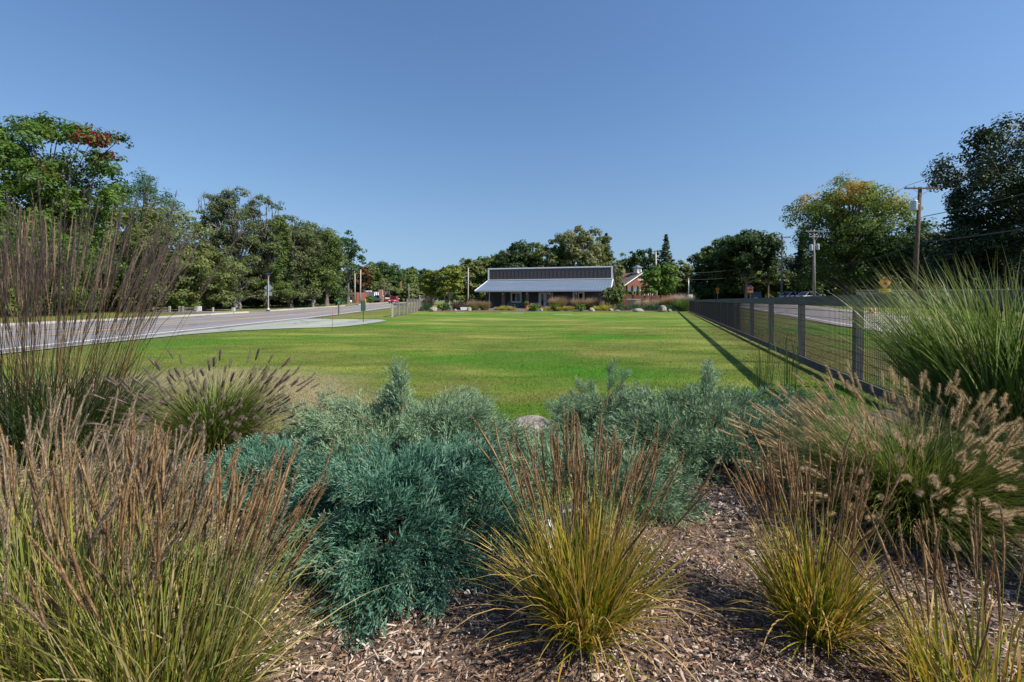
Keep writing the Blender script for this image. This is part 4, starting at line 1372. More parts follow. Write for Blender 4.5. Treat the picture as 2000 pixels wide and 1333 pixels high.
def lobed_tree(name, x, y, top, hw, label, leaf, bark='bark', bottom=0.16, lobes=26, seed=1, trunk_r=None, flat=0.78, leaf_k=2.3, thin=0.62,
               size=(0.30, 0.46), dead=0, lean=(0, 0), taper=0.0, accent=None, fork=0, grp=None, cat='tree', maxn=15000, leaf_s=None, rough=0.35, snag=0, extra_lobes=(), leaders=2, sparse=1.0, base=None, limb_vis=1.0):
    rg = np.random.default_rng(seed)
    z0 = gz(x, y) if base is None else base
    H = top - z0
    root = thing(name, label, cat, (x, y, z0), 0, grp)
    zb = H * bottom
    rz = (H - zb) / 2
    zc = zb + rz
    lx, ly = lean
    L = crown_lobes(rg, hw, rz, zc, lobes, rough, size, taper)
    # make sure the crown reaches the top
    L.append((rg.uniform(-.15, .15) * hw, 0, H - hw * 0.22, hw * 0.26))
    for _ in range(leaders):
        q_ = rg.uniform(-.62, .62)
        hz = H * rg.uniform(.80, .95)
        for f_ in (0.0, 0.5, 1.0):
            L.append((q_ * hw * (1 + .1 * f_), rg.uniform(-.3, .3) * hw, hz - (1 - f_) * hw * .38, hw * (0.30 - .12 * f_)))
    if bottom < 0.15 and rz > 2.0:
        for i_ in range(9):
            a_ = i_ * 0.7 + rg.uniform(-.3, .3)
            L.append((hw * .72 * math.cos(a_), hw * .72 * math.sin(a_), zb + H * rg.uniform(.04, .16), hw * rg.uniform(.24, .36)))
    L += list(extra_lobes)
    s0 = (leaf_s or min(1.0, max(0.17, y * 0.0044))) * 1.25
    rr = np.array([l[3] for l in L])
    Lc = np.array([l[:3] for l in L])
    # each lobe carries a dozen leaf tufts, each tuft a flattened puff of leaves
    nt_ = 13
    li = np.repeat(np.arange(len(L)), nt_)
    Dt = rg.normal(0, 1, (len(li), 3)); Dt /= np.linalg.norm(Dt, axis=1)[:, None]
    Dt[:, 2] = np.where(Dt[:, 2] < -0.45, -Dt[:, 2], Dt[:, 2])
    Rt = rr[li] * rg.uniform(0.24, 0.46, len(li))
    Ct = Lc[li] + Dt * (rr[li] * rg.uniform(0.45, 1.05, len(li)))[:, None] * np.array([1, 1, flat])
    area = 4 * math.pi * (Rt ** 2).sum()
    n = int(min(maxn, leaf_k * 0.62 * area / s0 ** 2) * sparse)
    w = Rt ** 2 / (Rt ** 2).sum()
    ti = rg.choice(len(Rt), n, p=w)
    idx = li[ti]
    G = rg.normal(0, 1, (n, 3))
    G *= (np.minimum(1.0, 1.35 / np.linalg.norm(G, axis=1)))[:, None]
    P = Ct[ti] + G * (Rt[ti] * 0.78)[:, None] * np.array([1, 1, 0.72 * flat + .15])
    P[:, 0] += lx * P[:, 2]; P[:, 1] += ly * P[:, 2]
    P[:, 2] = np.where(P[:, 2] < 0.25, 0.25 + 0.5 * rg.random(n), P[:, 2])
    N = Dt[ti] * 0.8 + G * 0.45 + rg.normal(0, 0.42, (n, 3)) + np.array([0, 0, 0.35])
    S = s0 * rg.uniform(0.65, 1.4, n)
    V, Q = leaf_quads(rg, P, N, S, thin)
    lr = rg.random(len(L))
    tr_ = rg.random(len(Rt))
    r = np.clip(0.18 * lr[idx] + 0.22 * tr_[ti] + 0.60 * rg.random(n), 0, 1)
    mats = [M[leaf]]
    mi = None
    if accent:
        am, fn = accent
        if am is None:
            r = np.clip(fn(P, H, r, rg), 0, 1)
        else:
            sel = fn(P, H, r, rg)
            Va, Qa = leaf_quads(rg, P[sel], N[sel], S[sel], thin)
            link('accent_leaves', np_mesh('accent_leaves', Va, [Qa], M[am], {'r': np.repeat(r[sel], 4)}), root, 'stuff')
            keep = ~sel
            V, Q = leaf_quads(rg, P[keep], N[keep], S[keep], thin)
            r = r[keep]
    link('crown', np_mesh('crown', V, [Q], mats, {'r': np.repeat(r, 4)}), root, 'stuff')
    # trunk and limbs
    tr = trunk_r or max(0.10, H * 0.022)
    t = MB()
    kn = 7
    zt = H * 0.80
    def axis(z):
        return Vector((lx * z + 0.12 * tr * math.sin(z * 1.3 + seed), ly * z + 0.12 * tr * math.cos(z * 1.1), z))
    t.tube([axis(-0.2)] + [axis(zt * i / kn) for i in range(kn + 1)], [tr * 1.5, tr * 1.3] + [tr * (1 - 0.85 * i / kn) for i in range(1, kn + 1)], 9)
    t.build('trunk', M[bark], root, smooth=True)
    t = MB()
    for (cx, cy, cz, cr) in L:
        zs = max(zb * 0.75, cz * rg.uniform(0.42, 0.72))
        zs = min(zs, zt)
        a = axis(zs)
        e = Vector((cx + lx * cz, cy + ly * cz, cz))
        m_ = a.lerp(e, 0.5) + Vector((0, 0, rg.uniform(-.04, .10) * H))
        rb = tr * (0.42 - 0.25 * zs / H) * limb_vis
        t.tube([a, a.lerp(m_, .6), m_, m_.lerp(e, 0.55), e], [rb, rb * .85, rb * .65, rb * .45, rb * .2], 5)
    for i in range(snag):      # bare twigs standing out of the top
        an = rg.uniform(0, 6.28)
        b0 = Vector((rg.uniform(-.5, .5) * hw, rg.uniform(-.3, .3) * hw, H * rg.uniform(.72, .9)))
        e = b0 + Vector((math.cos(an) * .12 * hw, 0, H * rg.uniform(.10, .20)))
        t.tube([b0, b0.lerp(e, .5) + Vector((.1, 0, 0)), e], [.045, .03, .012], 4)
        for k in range(4):
            q0 = b0.lerp(e, rg.uniform(.3, .8))
            t.tube([q0, q0 + Vector((rg.normal(0, .35), rg.normal(0, .3), rg.uniform(.3, .8)))], [.02, .008], 3)
    t.build('branches', M[bark], root, smooth=True, kind='stuff')
    if dead:
        t = MB()
        for i in range(dead):
            sgn = rg.choice([-1, 1])
            z1 = H * rg.uniform(.32, .75)
            a = Vector((lx * z1, ly * z1 - hw * .35, z1))
            e = a + Vector((sgn * hw * rg.uniform(.35, .8), -hw * rg.uniform(.2, .55), H * rg.uniform(-.03, .2)))
            m_ = a.lerp(e, .5) + Vector((0, 0, H * .03))
            t.tube([a, m_, e], [tr * .26, tr * .17, tr * .05], 5)
            for k in range(9):
                f = rg.uniform(.3, 1)
                b0 = a.lerp(m_, f * 2) if f < .5 else m_.lerp(e, f * 2 - 1)
                d = Vector((rg.normal(sgn * .6, .6), rg.normal(-.1, .5), rg.normal(.35, .5))).normalized() * H * rg.uniform(.04, .10)
                t.tube([b0, b0 + d * .5 + Vector((0, 0, .08)), b0 + d], [tr * .09, tr * .06, tr * .02], 3)
        t.build('dead_branches', M['bark_grey'], root, smooth=True, kind='stuff')
    return root

def conifer(name, x, y, top, hw, label, leaf='leaf_spruce', seed=1, bottom=0.05, levels=34, grp=None, droop=0.25, leaf_s=None, maxn=12000, per=15):
    rg = np.random.default_rng(seed)
    z0 = gz(x, y)
    H = top - z0
    root = thing(name, label, 'tree', (x, y, z0), 0, grp)
    t = MB()
    t.tube([(0, 0, -.2), (0, 0, H * .5), (0, 0, H)], [H * .018, H * .011, H * .002], 7)
    t.build('trunk', M['bark'], root, smooth=True)
    tb = MB()
    P, N = [], []
    s0 = (leaf_s or min(0.6, max(0.16, y * 0.0042))) * 1.5
    for i in range(levels):
        f = i / (levels - 1)
        z = H * (bottom + (0.985 - bottom) * f)
        for j in range(per):
            ln = hw * (1 - f) ** 0.8 * rg.uniform(.68, 1.12) + hw * 0.03
            an = rg.uniform(0, 6.28)
            d = np.array([math.cos(an), math.sin(an), 0])
            k = max(4, int(ln / s0 * 4.5))
            g = rg.random(k)
            pts = d * (ln * g)[:, None]
            pts[:, 2] = z - droop * ln * g + 0.18 * ln * g ** 3
            side = np.array([-d[1], d[0], 0])
            pts = pts + side * (rg.normal(0, .16, k) * ln * (1 - .5 * g))[:, None]
            pts[:, 2] -= rg.random(k) * s0 * 0.5
            P.append(pts)
            N.append(np.tile(np.array([d[0] * .5, d[1] * .5, .8]), (k, 1)) + rg.normal(0, .45, (k, 3)))
            if j % 3 == 0:
                tb.tube([(0, 0, z), tuple(d * ln * .8 + np.array([0, 0, z - droop * ln * .8]))], [H * .003, H * .001], 3)
    P, N = np.concatenate(P), np.concatenate(N)
    if len(P) > maxn:
        sel = rg.choice(len(P), maxn, replace=False)
        P, N = P[sel], N[sel]
    V, Q = leaf_quads(rg, P, N, s0 * rg.uniform(.7, 1.5, len(P)), .45)
    V[:, 2] = np.maximum(V[:, 2], 0.05)
    link('crown', np_mesh('crown', V, [Q], M[leaf], {'r': np.repeat(rg.random(len(P)), 4)}), root, 'stuff')
    tb.build('branches', M['bark'], root, kind='stuff')
    return root

def T(px, Y, top_py, hw_px, label, leaf, name='deciduous_tree', fn=lobed_tree, **kw):
    x = U(px, Y)
    if fn is lobed_tree and hw_px < 100:
        hw_px *= 1.18 if Y < 80 else 1.32
    return fn(name, x, Y, ZA(top_py, Y), hw_px / F * Y, label, leaf, **kw) if fn is lobed_tree else fn(name, x, Y, ZA(top_py, Y), hw_px / F * Y, label, leaf, **kw)

def red_patch(P, H, r, rg):
    c = np.array([4.7, -1.8, 13.9])
    d = np.linalg.norm((P - c) * np.array([1, .4, 1.2]), axis=1)
    c2 = np.array([3.4, -2.0, 11.5])
    d2 = np.linalg.norm((P - c2) * np.array([1, .6, 1.3]), axis=1)
    return (rg.random(len(P)) < np.clip(1.7 - d * .82, 0, .62)) | (rg.random(len(P)) < np.clip(.5 - d2 * .32, 0, .25))

# left of the main road, from the camera outwards
T(92, 38, 232, 128, 'tallest maple on the left with a red patch of leaves at its upper side', 'leaf_fresh', 'maple_tree', seed=101, bottom=0.12, lobes=44, size=(0.20, 0.32), extra_lobes=((4.5, -1, 13.9, 1.5), (5.9, 0, 14.4, .9), (5.4, 0, 12.9, .9), (-4, 0, 14.4, 1.6), (-2, 0, 15.3, 1.3), (1, 0, 15.4, 1.4), (3, 0, 14.9, 1.2), (5.0, 0, 11.6, 1.3), (-5.6, 0, 13.2, 1.2), (5.5, 0, 9.5, 1.5)), accent=('leaf_red', red_patch), maxn=45000, rough=0.6, leaf_s=0.20, limb_vis=.8)
T(-55, 35, 300, 105, 'leafy tree cut off by the left frame edge, beside the maple with the red patch', 'leaf_fresh', seed=102, bottom=0.08, lobes=30, maxn=14000)
T(60, 33, 425, 95, 'lower bright green tree filling the space under the tall maple', 'leaf_fresh', seed=103, bottom=0.02, lobes=26, maxn=14000)
T(282, 56, 330, 66, 'dense deep green pine with a domed top behind the olive tree', 'leaf_pine', 'pine_tree', seed=104, bottom=0.1, lobes=36, thin=0.3, flat=0.8, size=(0.24, 0.36))
T(305, 44, 388, 92, 'broad olive green tree behind the blown moor grass', 'leaf_olive', seed=105, bottom=0.02, lobes=40, size=(0.22, 0.34), maxn=14000, dead=2)
T(190, 46, 400, 70, 'mid green tree between the maple and the olive green tree', 'leaf_fresh', seed=125, bottom=0.02, lobes=26)
T(392, 46, 470, 62, 'low spreading tree with thick short trunk by the white sign', 'leaf_olive', seed=106, bottom=0.06, lobes=22, trunk_r=0.40, flat=.6)
T(412, 53, 378, 40, 'scruffy pine with bare twigs, left of the tallest ragged pine', 'leaf_scrub', 'pine_tree', seed=107, bottom=0.05, lobes=34, flat=.78, size=(.22, .36), dead=4, thin=.35, snag=4)
T(462, 54, 366, 50, 'tallest ragged pine with grey dead boughs and a thick trunk', 'leaf_scrub', 'pine_tree', seed=108, bottom=0.07, lobes=38, flat=.78, size=(.20, .34), dead=8, thin=.35, snag=6, trunk_r=0.40, bark='bark_grey')
T(520, 57, 386, 46, 'ragged pine with bare twig tips, behind the solar flasher post', 'leaf_mid', 'pine_tree', seed=109, bottom=0.06, lobes=36, flat=.78, size=(.21, .35), dead=5, thin=.35, snag=9, trunk_r=0.34)
T(566, 62, 420, 50, 'dark scruffy tree with thick trunk next to the forked one', 'leaf_scrub', 'pine_tree', seed=110, bottom=0.06, lobes=36, flat=.78, dead=4, thin=.4, snag=3, trunk_r=0.34)
T(612, 67, 432, 48, 'tree with a pale trunk forking low over the kerb', 'leaf_mid', seed=111, bottom=0.10, lobes=36, flat=.78, dead=6, trunk_r=0.32, bark='bark_grey')
T(638, 76, 469, 33, 'last roadside tree before the brick shop, with a dead grey bough', 'leaf_scrub', seed=112, bottom=0.16, lobes=32, dead=7, trunk_r=0.34)
T(680, 100, 450, 22, 'slim blue green tree with open crown standing above the others near the shop', 'leaf_pine', seed=113, bottom=0.3, lobes=15, sparse=.6, size=(.3, .48))
T(712, 142, 512, 13, 'small tree turning orange beside the two utility poles', 'leaf_orange', seed=114, bottom=0.2, lobes=12)
for i, (px, Y, tp, hw, lf, lab) in enumerate((
        (722, 150, 513, 28, 'leaf_mid', 'green tree above the brick shop roof'),
        (752, 158, 517, 32, 'leaf_dark', 'dark round tree above the dark shingle roof'),
        (783, 172, 530, 26, 'leaf_mid', 'tree behind the orange pole'),
        (806, 185, 523, 25, 'leaf_dark', 'round dark tree at the vanishing end of the road'),
        (740, 148, 552, 24, 'leaf_scrub', 'low olive tree behind the brick chimney'),
        (795, 150, 562, 24, 'leaf_olive', 'low bushy tree beside the far street lamp'),
        (690, 146, 530, 22, 'leaf_scrub', 'greyish tree directly behind the brick shop'))):
    T(px, Y, tp, hw, lab, lf, seed=130 + i, bottom=0.04, lobes=18, grp='trees at the far end of the main road', maxn=9000)

# shrubs and shade under the left trees
for i, (px, Y, tp, hw, lf, lab) in enumerate((
        (20, 40, 505, 70, 'leaf_fresh', 'bright shrub at the foot of the tall maple'),
        (130, 50, 510, 75, 'leaf_dark', 'dark shrub behind the moor grass, below the maple'),
        (235, 52, 520, 75, 'leaf_dark', 'dark shrub below the olive tree'),
        (330, 56, 525, 75, 'leaf_dark', 'dark evergreen behind the rail fence'),
        (420, 60, 530, 75, 'leaf_dark', 'dark evergreen behind the thick short trunk'),
        (500, 66, 535, 70, 'leaf_dark', 'dark evergreen in the shade behind the solar flasher post'),
        (560, 72, 535, 60, 'leaf_dark', 'dark evergreen behind the forked tree'),
        (625, 84, 545, 50, 'leaf_dark', 'dark shrub between the forked tree and the shop'),
        (350, 43.5, 578, 30, 'leaf_locust', 'bright green low bough spreading over the rail fence'),
        (393, 47, 584, 20, 'leaf_locust', 'bright green bush beside the white sign'),
        (625, 92, 560, 18, 'leaf_fresh', 'bush in front of the left half of the brick shop'),
        (662, 118, 556, 10, 'leaf_dark', 'narrow dark bush at the corner of the brick shop'),
        (722.5, 112, 579, 6, 'leaf_locust', 'small round bush beside the yellow bollard'))):
    lobed_tree('shrub', U(px, Y), Y, ZA(tp, Y), hw / F * Y, lab, lf, seed=160 + i, bottom=0.0, lobes=14, grp='shrubs under the roadside trees', cat='shrub', maxn=8000, trunk_r=.12)

# round the building
T(842, 54, 527, 22, 'yellowing tree with a dark stem, left of the birch', 'leaf_yellow', seed=201, bottom=0.22, lobes=24, trunk_r=.10, size=(.28, .42), maxn=14000, leaf_s=.2)
birch = T(878, 52.5, 517, 23, 'yellowing birch with three pale stems beside the grey building', 'leaf_yellow', 'birch_tree', seed=202, bottom=0.2, lobes=28, trunk_r=.07, bark='bark_birch', size=(.28, .42), maxn=14000, leaf_s=.2)
for i, dx in enumerate((-0.28, 0.25)):
    b = MB(); b.tube([(dx * .3 - .25, -.1, 0), (dx * 1.0 - .25, -.1, 1.1), (dx * 1.6 - .25, 0, 2.6)], [.07, .06, .04], 7)
    b.build('stem', M['bark_birch'], birch)
for i, (px, Y, tp, hw, lf, lab, kw) in enumerate((
        (918, 88, 506, 30, 'leaf_olive', 'olive tree left of the building behind the white pole', {}),
        (962, 92, 497, 34, 'leaf_mid', 'rounded green tree above the left end of the parapet', {}),
        (1006, 88, 474, 34, 'leaf_dark', 'dark tree with bare white limbs above the parapet', dict(dead=3, bark='bark_pale')),
        (1046, 92, 474, 28, 'leaf_mid', 'green tree behind the building chimney', {}),
        (1080, 86, 466, 30, 'leaf_olive', 'light olive tree above the middle of the parapet', {}),
        (1137, 86, 442, 38, 'leaf_pale', 'tallest pale green tree behind the building', dict(bark='bark_grey')),
        (1170, 92, 462, 24, 'leaf_olive', 'light green tree beside the tallest pale one', {}),
        (1200, 74, 503, 17, 'leaf_pale', 'pale leaved small tree at the end of the parapet', dict(sparse=.7)),
        (1236, 100, 491, 22, 'leaf_dark', 'dark green tree behind the brick house', {}),
        (1218, 108, 494, 16, 'leaf_locust', 'brighter green tree between the building and the brick house', {}),
        (1268, 102, 486, 20, 'leaf_dark', 'dark tree behind the cupola of the brick house', {}),
        (1328, 92, 508, 22, 'leaf_olive', 'olive tree to the fence side of the spruce', {}),
        (1344, 112, 522, 12, 'leaf_pine', 'thin open tree with sky showing through', dict(sparse=.35)))):
    T(px, Y, tp, hw, lab, lf, seed=220 + i, bottom=0.04, lobes=24, grp='trees behind the grey building', maxn=14000, **kw)
T(1184, 95, 455, 34, 'dark pointed spruce behind the light green trees', 'leaf_spruce', 'spruce_tree', conifer, seed=241)
T(1301, 97, 457, 30, 'tall narrow spruce standing above the brick house', 'leaf_spruce', 'spruce_tree', conifer, seed=242)
T(1272, 58, 520, 21, 'slender young tree in the bed, left of the white utility pole', 'leaf_locust', 'locust_tree', seed=243, bottom=.25, lobes=16, trunk_r=.045, maxn=4000, sparse=.8)
T(1300, 59, 512, 22, 'young green honey locust in the bed, between two utility poles', 'leaf_locust', 'locust_tree', seed=244, bottom=.2, lobes=20, trunk_r=.05, maxn=5500, sparse=.8)
for i, (px, w, lab) in enumerate(((1224, 6, 'half hidden behind the hydrangea'), (1235, 5.5, 'before the portico door'), (1246, 6, 'beside the portico'), (1254, 4.5, 'under the white window'))):
    conifer('arborvitae', U(px, 78), 78, ZA(557 + i, 78), w / F * 78, 'clipped arborvitae column ' + lab, 'leaf_yellow' if i % 2 else 'leaf_olive', seed=250 + i, droop=-.4, grp='arborvitae before the brick house', leaf_s=.2)

# right of the fence
def autumn(P, H, r, rg):
    return 0.45 * r + 0.85 * sstep(.40, .95, P[:, 2] / H) * (0.45 + 0.55 * np.sin(P[:, 0] * .7 + 1) * np.sin(P[:, 1] * .6 + P[:, 2] * .5))
T(1655, 74, 342, 108, 'huge maple with rusty top leaves and a leaning trunk across the side street', 'leaf_autumn', 'maple_tree', seed=301, bottom=0.12, lobes=56, size=(.2, .32), accent=(None, autumn), maxn=45000, trunk_r=.65, rough=.5, lean=(0.02, 0), leaf_s=.27, leaf_k=2.6)
T(1375, 100, 482, 22, 'brownish tree on the far side of the junction', 'leaf_black', seed=302, bottom=.05, lobes=18)
T(1405, 95, 468, 32, 'dense green tree left of the bare limbed tree', 'leaf_mid', seed=303, bottom=.04, lobes=26)
T(1458, 88, 451, 46, 'tree with bare pale limbs spreading below its crown, by the stop sign', 'leaf_dark', seed=304, bottom=.32, flat=.95, lobes=30, leaders=3, bark='bark_pale', trunk_r=.34, size=(.26, .4), limb_vis=1.35)
T(1440, 98, 500, 40, 'leafy green tree behind the bare limbed tree', 'leaf_mid', seed=313, bottom=.02, lobes=24)
T(1500, 88, 478, 16, 'small crowned tree at the end of the bare limbed tree', 'leaf_dark', seed=305, bottom=.2, lobes=12)
T(1532, 92, 528, 26, 'pale grey green tree between the two smaller poles', 'leaf_scrub', seed=306, bottom=.02, lobes=18)
T(1500, 92, 535, 25, 'low green tree behind the stop sign', 'leaf_mid', seed=314, bottom=.02, lobes=18)
T(1566, 92, 462, 30, 'dark spruce in front of which the two transformers hang', 'leaf_black', 'spruce_tree', conifer, seed=307)
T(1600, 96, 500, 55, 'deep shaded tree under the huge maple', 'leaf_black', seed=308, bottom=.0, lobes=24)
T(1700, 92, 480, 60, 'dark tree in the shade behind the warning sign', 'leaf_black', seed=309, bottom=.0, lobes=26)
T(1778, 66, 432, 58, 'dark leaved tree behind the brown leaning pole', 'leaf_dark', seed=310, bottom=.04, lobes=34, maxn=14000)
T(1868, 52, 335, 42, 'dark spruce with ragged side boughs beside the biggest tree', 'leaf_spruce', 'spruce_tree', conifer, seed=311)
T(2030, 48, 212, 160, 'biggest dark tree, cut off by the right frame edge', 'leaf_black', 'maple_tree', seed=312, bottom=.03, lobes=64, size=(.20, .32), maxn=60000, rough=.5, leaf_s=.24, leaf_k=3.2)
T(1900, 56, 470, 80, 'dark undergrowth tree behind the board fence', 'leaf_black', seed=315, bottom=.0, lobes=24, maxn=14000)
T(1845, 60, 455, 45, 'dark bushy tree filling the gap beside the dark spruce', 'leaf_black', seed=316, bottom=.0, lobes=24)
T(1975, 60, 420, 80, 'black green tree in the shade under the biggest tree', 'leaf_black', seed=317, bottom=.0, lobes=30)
for i, (px, Y, tp, hw, lf, lab) in enumerate((
        (1355, 104, 540, 26, 'leaf_olive', 'dull green shrub behind the white pole by the junction'),
        (1395, 108, 548, 30, 'leaf_dark', 'dark shrub behind the yellow junction sign'),
        (1470, 100, 548, 30, 'leaf_dark', 'dark shrub behind the stop sign'),
        (1520, 96, 553, 28, 'leaf_mid', 'shrub behind the parked silver car'),
        (1575, 88, 540, 30, 'leaf_dark', 'dark shrub behind the parked white car'),
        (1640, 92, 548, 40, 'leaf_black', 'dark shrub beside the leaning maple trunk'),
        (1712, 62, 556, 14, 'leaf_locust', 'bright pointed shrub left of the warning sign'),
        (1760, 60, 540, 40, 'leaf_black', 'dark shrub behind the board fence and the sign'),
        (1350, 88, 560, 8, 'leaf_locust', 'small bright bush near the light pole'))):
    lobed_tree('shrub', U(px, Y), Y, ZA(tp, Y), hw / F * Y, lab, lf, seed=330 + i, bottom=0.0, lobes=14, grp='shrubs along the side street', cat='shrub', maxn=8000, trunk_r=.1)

# far woods that read as one mass
def far_woods():
    rg = np.random.default_rng(77)
    n = 30000
    an = rg.uniform(-0.93, 0.93, n)
    d = rg.uniform(255, 300, n)
    x, y = np.sin(an) * d * 1.25, np.cos(an) * d
    h = 8.0 + 2.2 * np.sin(x * .09) + 1.6 * np.sin(x * .23 + 1) + 1.1 * np.sin(x * .51 + 2)
    h *= 0.7 + 0.5 * sstep(0.15, 0.6, np.abs(an))
    z = ground(x, y) + h * np.sqrt(rg.random(n))
    V, Q = leaf_quads(rg, np.stack([x, y, z], 1), rg.normal(0, .6, (n, 3)) + np.array([0, -.6, .6]), rg.uniform(1.2, 2.6, n), .8)
    o = link('distant_woods', np_mesh('distant_woods', V, [Q], M['leaf_mid'], {'r': np.repeat(rg.random(n), 4)}), kind='stuff')
    tag(o, 'distant green woods closing the horizon', 'woods')
far_woods()

# ------------------------------------------------------------------ the grey building
def building():
    A = Vector((-3.5, 66.4, 0))
    root = thing('grey_building', 'long dark grey building with white trimmed parapet and pale metal porch roof', 'building', A, R(-15))
    W = 17.8
    b = MB()
    b.prism([(0.0, 0.0), (10.0, 0.0), (10.0, 3.75), (0.0, 5.62)], 0, 0.05, W - 0.05)
    b.build('wall', M['cladding'], root)
    b = MB(); b.prism([(0.06, 5.66), (10.3, 3.74), (10.3, 3.86), (0.06, 5.78)], 0, 0.0, W + 0.12); b.build('rear_roof', M['cladding'], root)
    # parapet panels between white trims
    n = 31
    w = (W - 0.5) / n
    q = MB(); q.box(0.012, w - 0.012, -0.045, 0.0, 4.20, 5.68); q.box(-0.02, 0.02, -0.075, -0.0, 4.20, 5.68)
    me = q.mesh('parapet_panel', M['cladding'])
    for i in range(n):
        o = link('parapet_panel', me, root)
        o.location = (0.25 + i * w, -0.005, 0)
    b = MB(); b.box(0, W, -0.10, 0.06, 5.685, 5.86); b.build('parapet_cap', M['trim_white'], root)
    b = MB(); b.box(0.0, 0.22, -0.09, -0.005, 4.20, 5.683); b.build('parapet_trim', M['trim_white'], root)
    b = MB(); b.box(W - 0.22, W, -0.09, -0.005, 4.20, 5.683); b.build('parapet_trim', M['trim_white'], root)
    b = MB(); b.box(0.0, W, -0.13, -0.005, 4.08, 4.197); b.build('flashing', M['trim_white'], root)
    # porch roof
    zt, ze, D = 4.06, 2.50, 4.0
    def slab(x0t, x1t, x0e, x1e, lift0, lift1):
        return [(x0t, -.02, zt + lift0), (x1t, -.02, zt + lift0), (x1e, -D, ze + lift0), (x0e, -D, ze + lift0), (x0t, -.02, zt + lift1), (x1t, -.02, zt + lift1), (x1e, -D, ze + lift1), (x0e, -D, ze + lift1)]
    box_f = [(0, 1, 2, 3), (7, 6, 5, 4), (4, 5, 1, 0), (5, 6, 2, 1), (6, 7, 3, 2), (7, 4, 0, 3)]
    b = MB(); b.poly(slab(0.0, W, -0.6, W - 0.1, -.10, 0.0), box_f); b.build('porch_roof', M['roof_metal'], root)
    b = MB()
    for i in range(1, 44):
        f = i / 44
        xt, xe = f * W, -0.6 + f * (W + 0.5)
        b.poly([(xt - .012, -.03, zt + .002), (xt + .012, -.03, zt + .002), (xe + .012, -D, ze + .002), (xe - .012, -D, ze + .002), (xt - .012, -.03, zt + .035), (xt + .012, -.03, zt + .035), (xe + .012, -D, ze + .035), (xe - .012, -D, ze + .035)], box_f)
    b.build('roof_seams', M['roof_metal'], root, kind='stuff')
    for x0, x1 in ((-0.02, -0.62), (W + 0.02, W - 0.08)):
        b = MB(); b.poly([(x0 - .05, -.02, zt - .14), (x0 + .05, -.02, zt - .14), (x1 + .05, -D - .02, ze - .14), (x1 - .05, -D - .02, ze - .14),
                          (x0 - .05, -.02, zt + .04), (x0 + .05, -.02, zt + .04), (x1 + .05, -D - .02, ze + .04), (x1 - .05, -D - .02, ze + .04)], box_f)
        b.build('rake_trim', M['trim_white'], root)
    b = MB(); b.box(-0.62, W - 0.08, -D - .14, -D - .03, ze - .16, ze - .01); b.build('gutter', M['galv'], root)
    # wall below the porch, in board and batten
    YW = -1.0
    b = MB()
    b.box(-0.05, W - .2, YW, -0.03, 0.12, 2.95)
    for i in range(44):
        x = 0.15 + i * 0.4
        b.box(x, x + .05, YW - .03, YW - .002, 0.12, 2.9)
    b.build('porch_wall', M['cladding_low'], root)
    b = MB(); b.box(-0.4, W, -3.9, YW - .04, -0.05, 0.12); b.build('porch_floor', M['concrete'], root)
    b = MB(); b.box(0.48, 0.62, YW - .07, YW - .035, .13, 2.6); b.build('corner_board', M['trim_white'], root)
    b = MB(); b.box(-0.02, 0.36, YW - .07, YW - .035, 2.22, 2.36); b.build('number_plate', M['sign_back'], root)
    def xw(px, d=YW):
        s = (px - 1000) / F
        return (3.759 + 65.43 * s) / (.966 + .2588 * s)
    def frame(x0, x1, z0, z1, t, nm, mull=()):
        fr = MB()
        y0, y1 = YW - .075, YW - .034
        fr.box(x0, x1, y0, y1, z1 - t, z1); fr.box(x0, x1, y0, y1, z0, z0 + t)
        fr.box(x0, x0 + t, y0, y1, z0 + t, z1 - t); fr.box(x1 - t, x1, y0, y1, z0 + t, z1 - t)
        for m_ in mull:
            fr.box(m_ - .05, m_ + .05, y0 - .01, y1, z0 + t, z1 - t)
        o = fr.build(nm, M['trim_white'], root)
        g = MB(); g.box(x0 + t, x1 - t, YW - .05, YW - .036, z0 + t, z1 - t); g.build('pane', M['glass'], o)
        return o
    frame(xw(997.5), xw(1019), 0.84, 2.40, .24, 'window', ((xw(998) + xw(1018.5)) / 2,))
    frame(xw(1118.5), xw(1141.5), 0.86, 2.38, .24, 'window', (xw(1130),))
    x0, x1 = xw(1052), xw(1080)
    frame(x0, x1, 0.125, 2.30, .26, 'door_frame', (xw(1066.5),))
    d = MB(); d.box(x0 + .15, x0 + .36, YW - .07, YW - .052, .2, 2.07); d.box(xw(1062), xw(1066), YW - .07, YW - .052, .2, 2.07)
    do = d.build('door', M['trim_white'], root)
    d = MB(); d.box(xw(1064.5), xw(1064.5) + .05, YW - .13, YW - .072, 1.0, 1.25); d.build('handle', M['black'], do)
    for px in (983, 1030, 1074, 1126):
        s = (px - 1000) / F
        x = (4.43 + 62.92 * s) / (.966 + .2588 * s)
        b = MB(); b.bbox(x - .20, x + .20, -3.75, -3.35, 0.12, 2.44, .01); b.build('brick_column', M['brick_brown'], root)
        b = MB(); b.box(x - .06, x + .06, -3.84, -3.755, 1.98, 2.2); b.build('porch_lamp', M['galv'], root)
    b = MB(); b.box(6.9, 7.5, 3.0, 3.6, 4.9, 6.25); b.box(6.84, 7.56, 2.94, 3.66, 6.25, 6.36); b.build('chimney', M['brick_red'], root)
    return root
bld = building()
def BL(x, y, z=0):
    a = R(-15)
    return Vector((-3.5 + x * math.cos(a) - y * math.sin(a), 66.4 + x * math.sin(a) + y * math.cos(a), z))

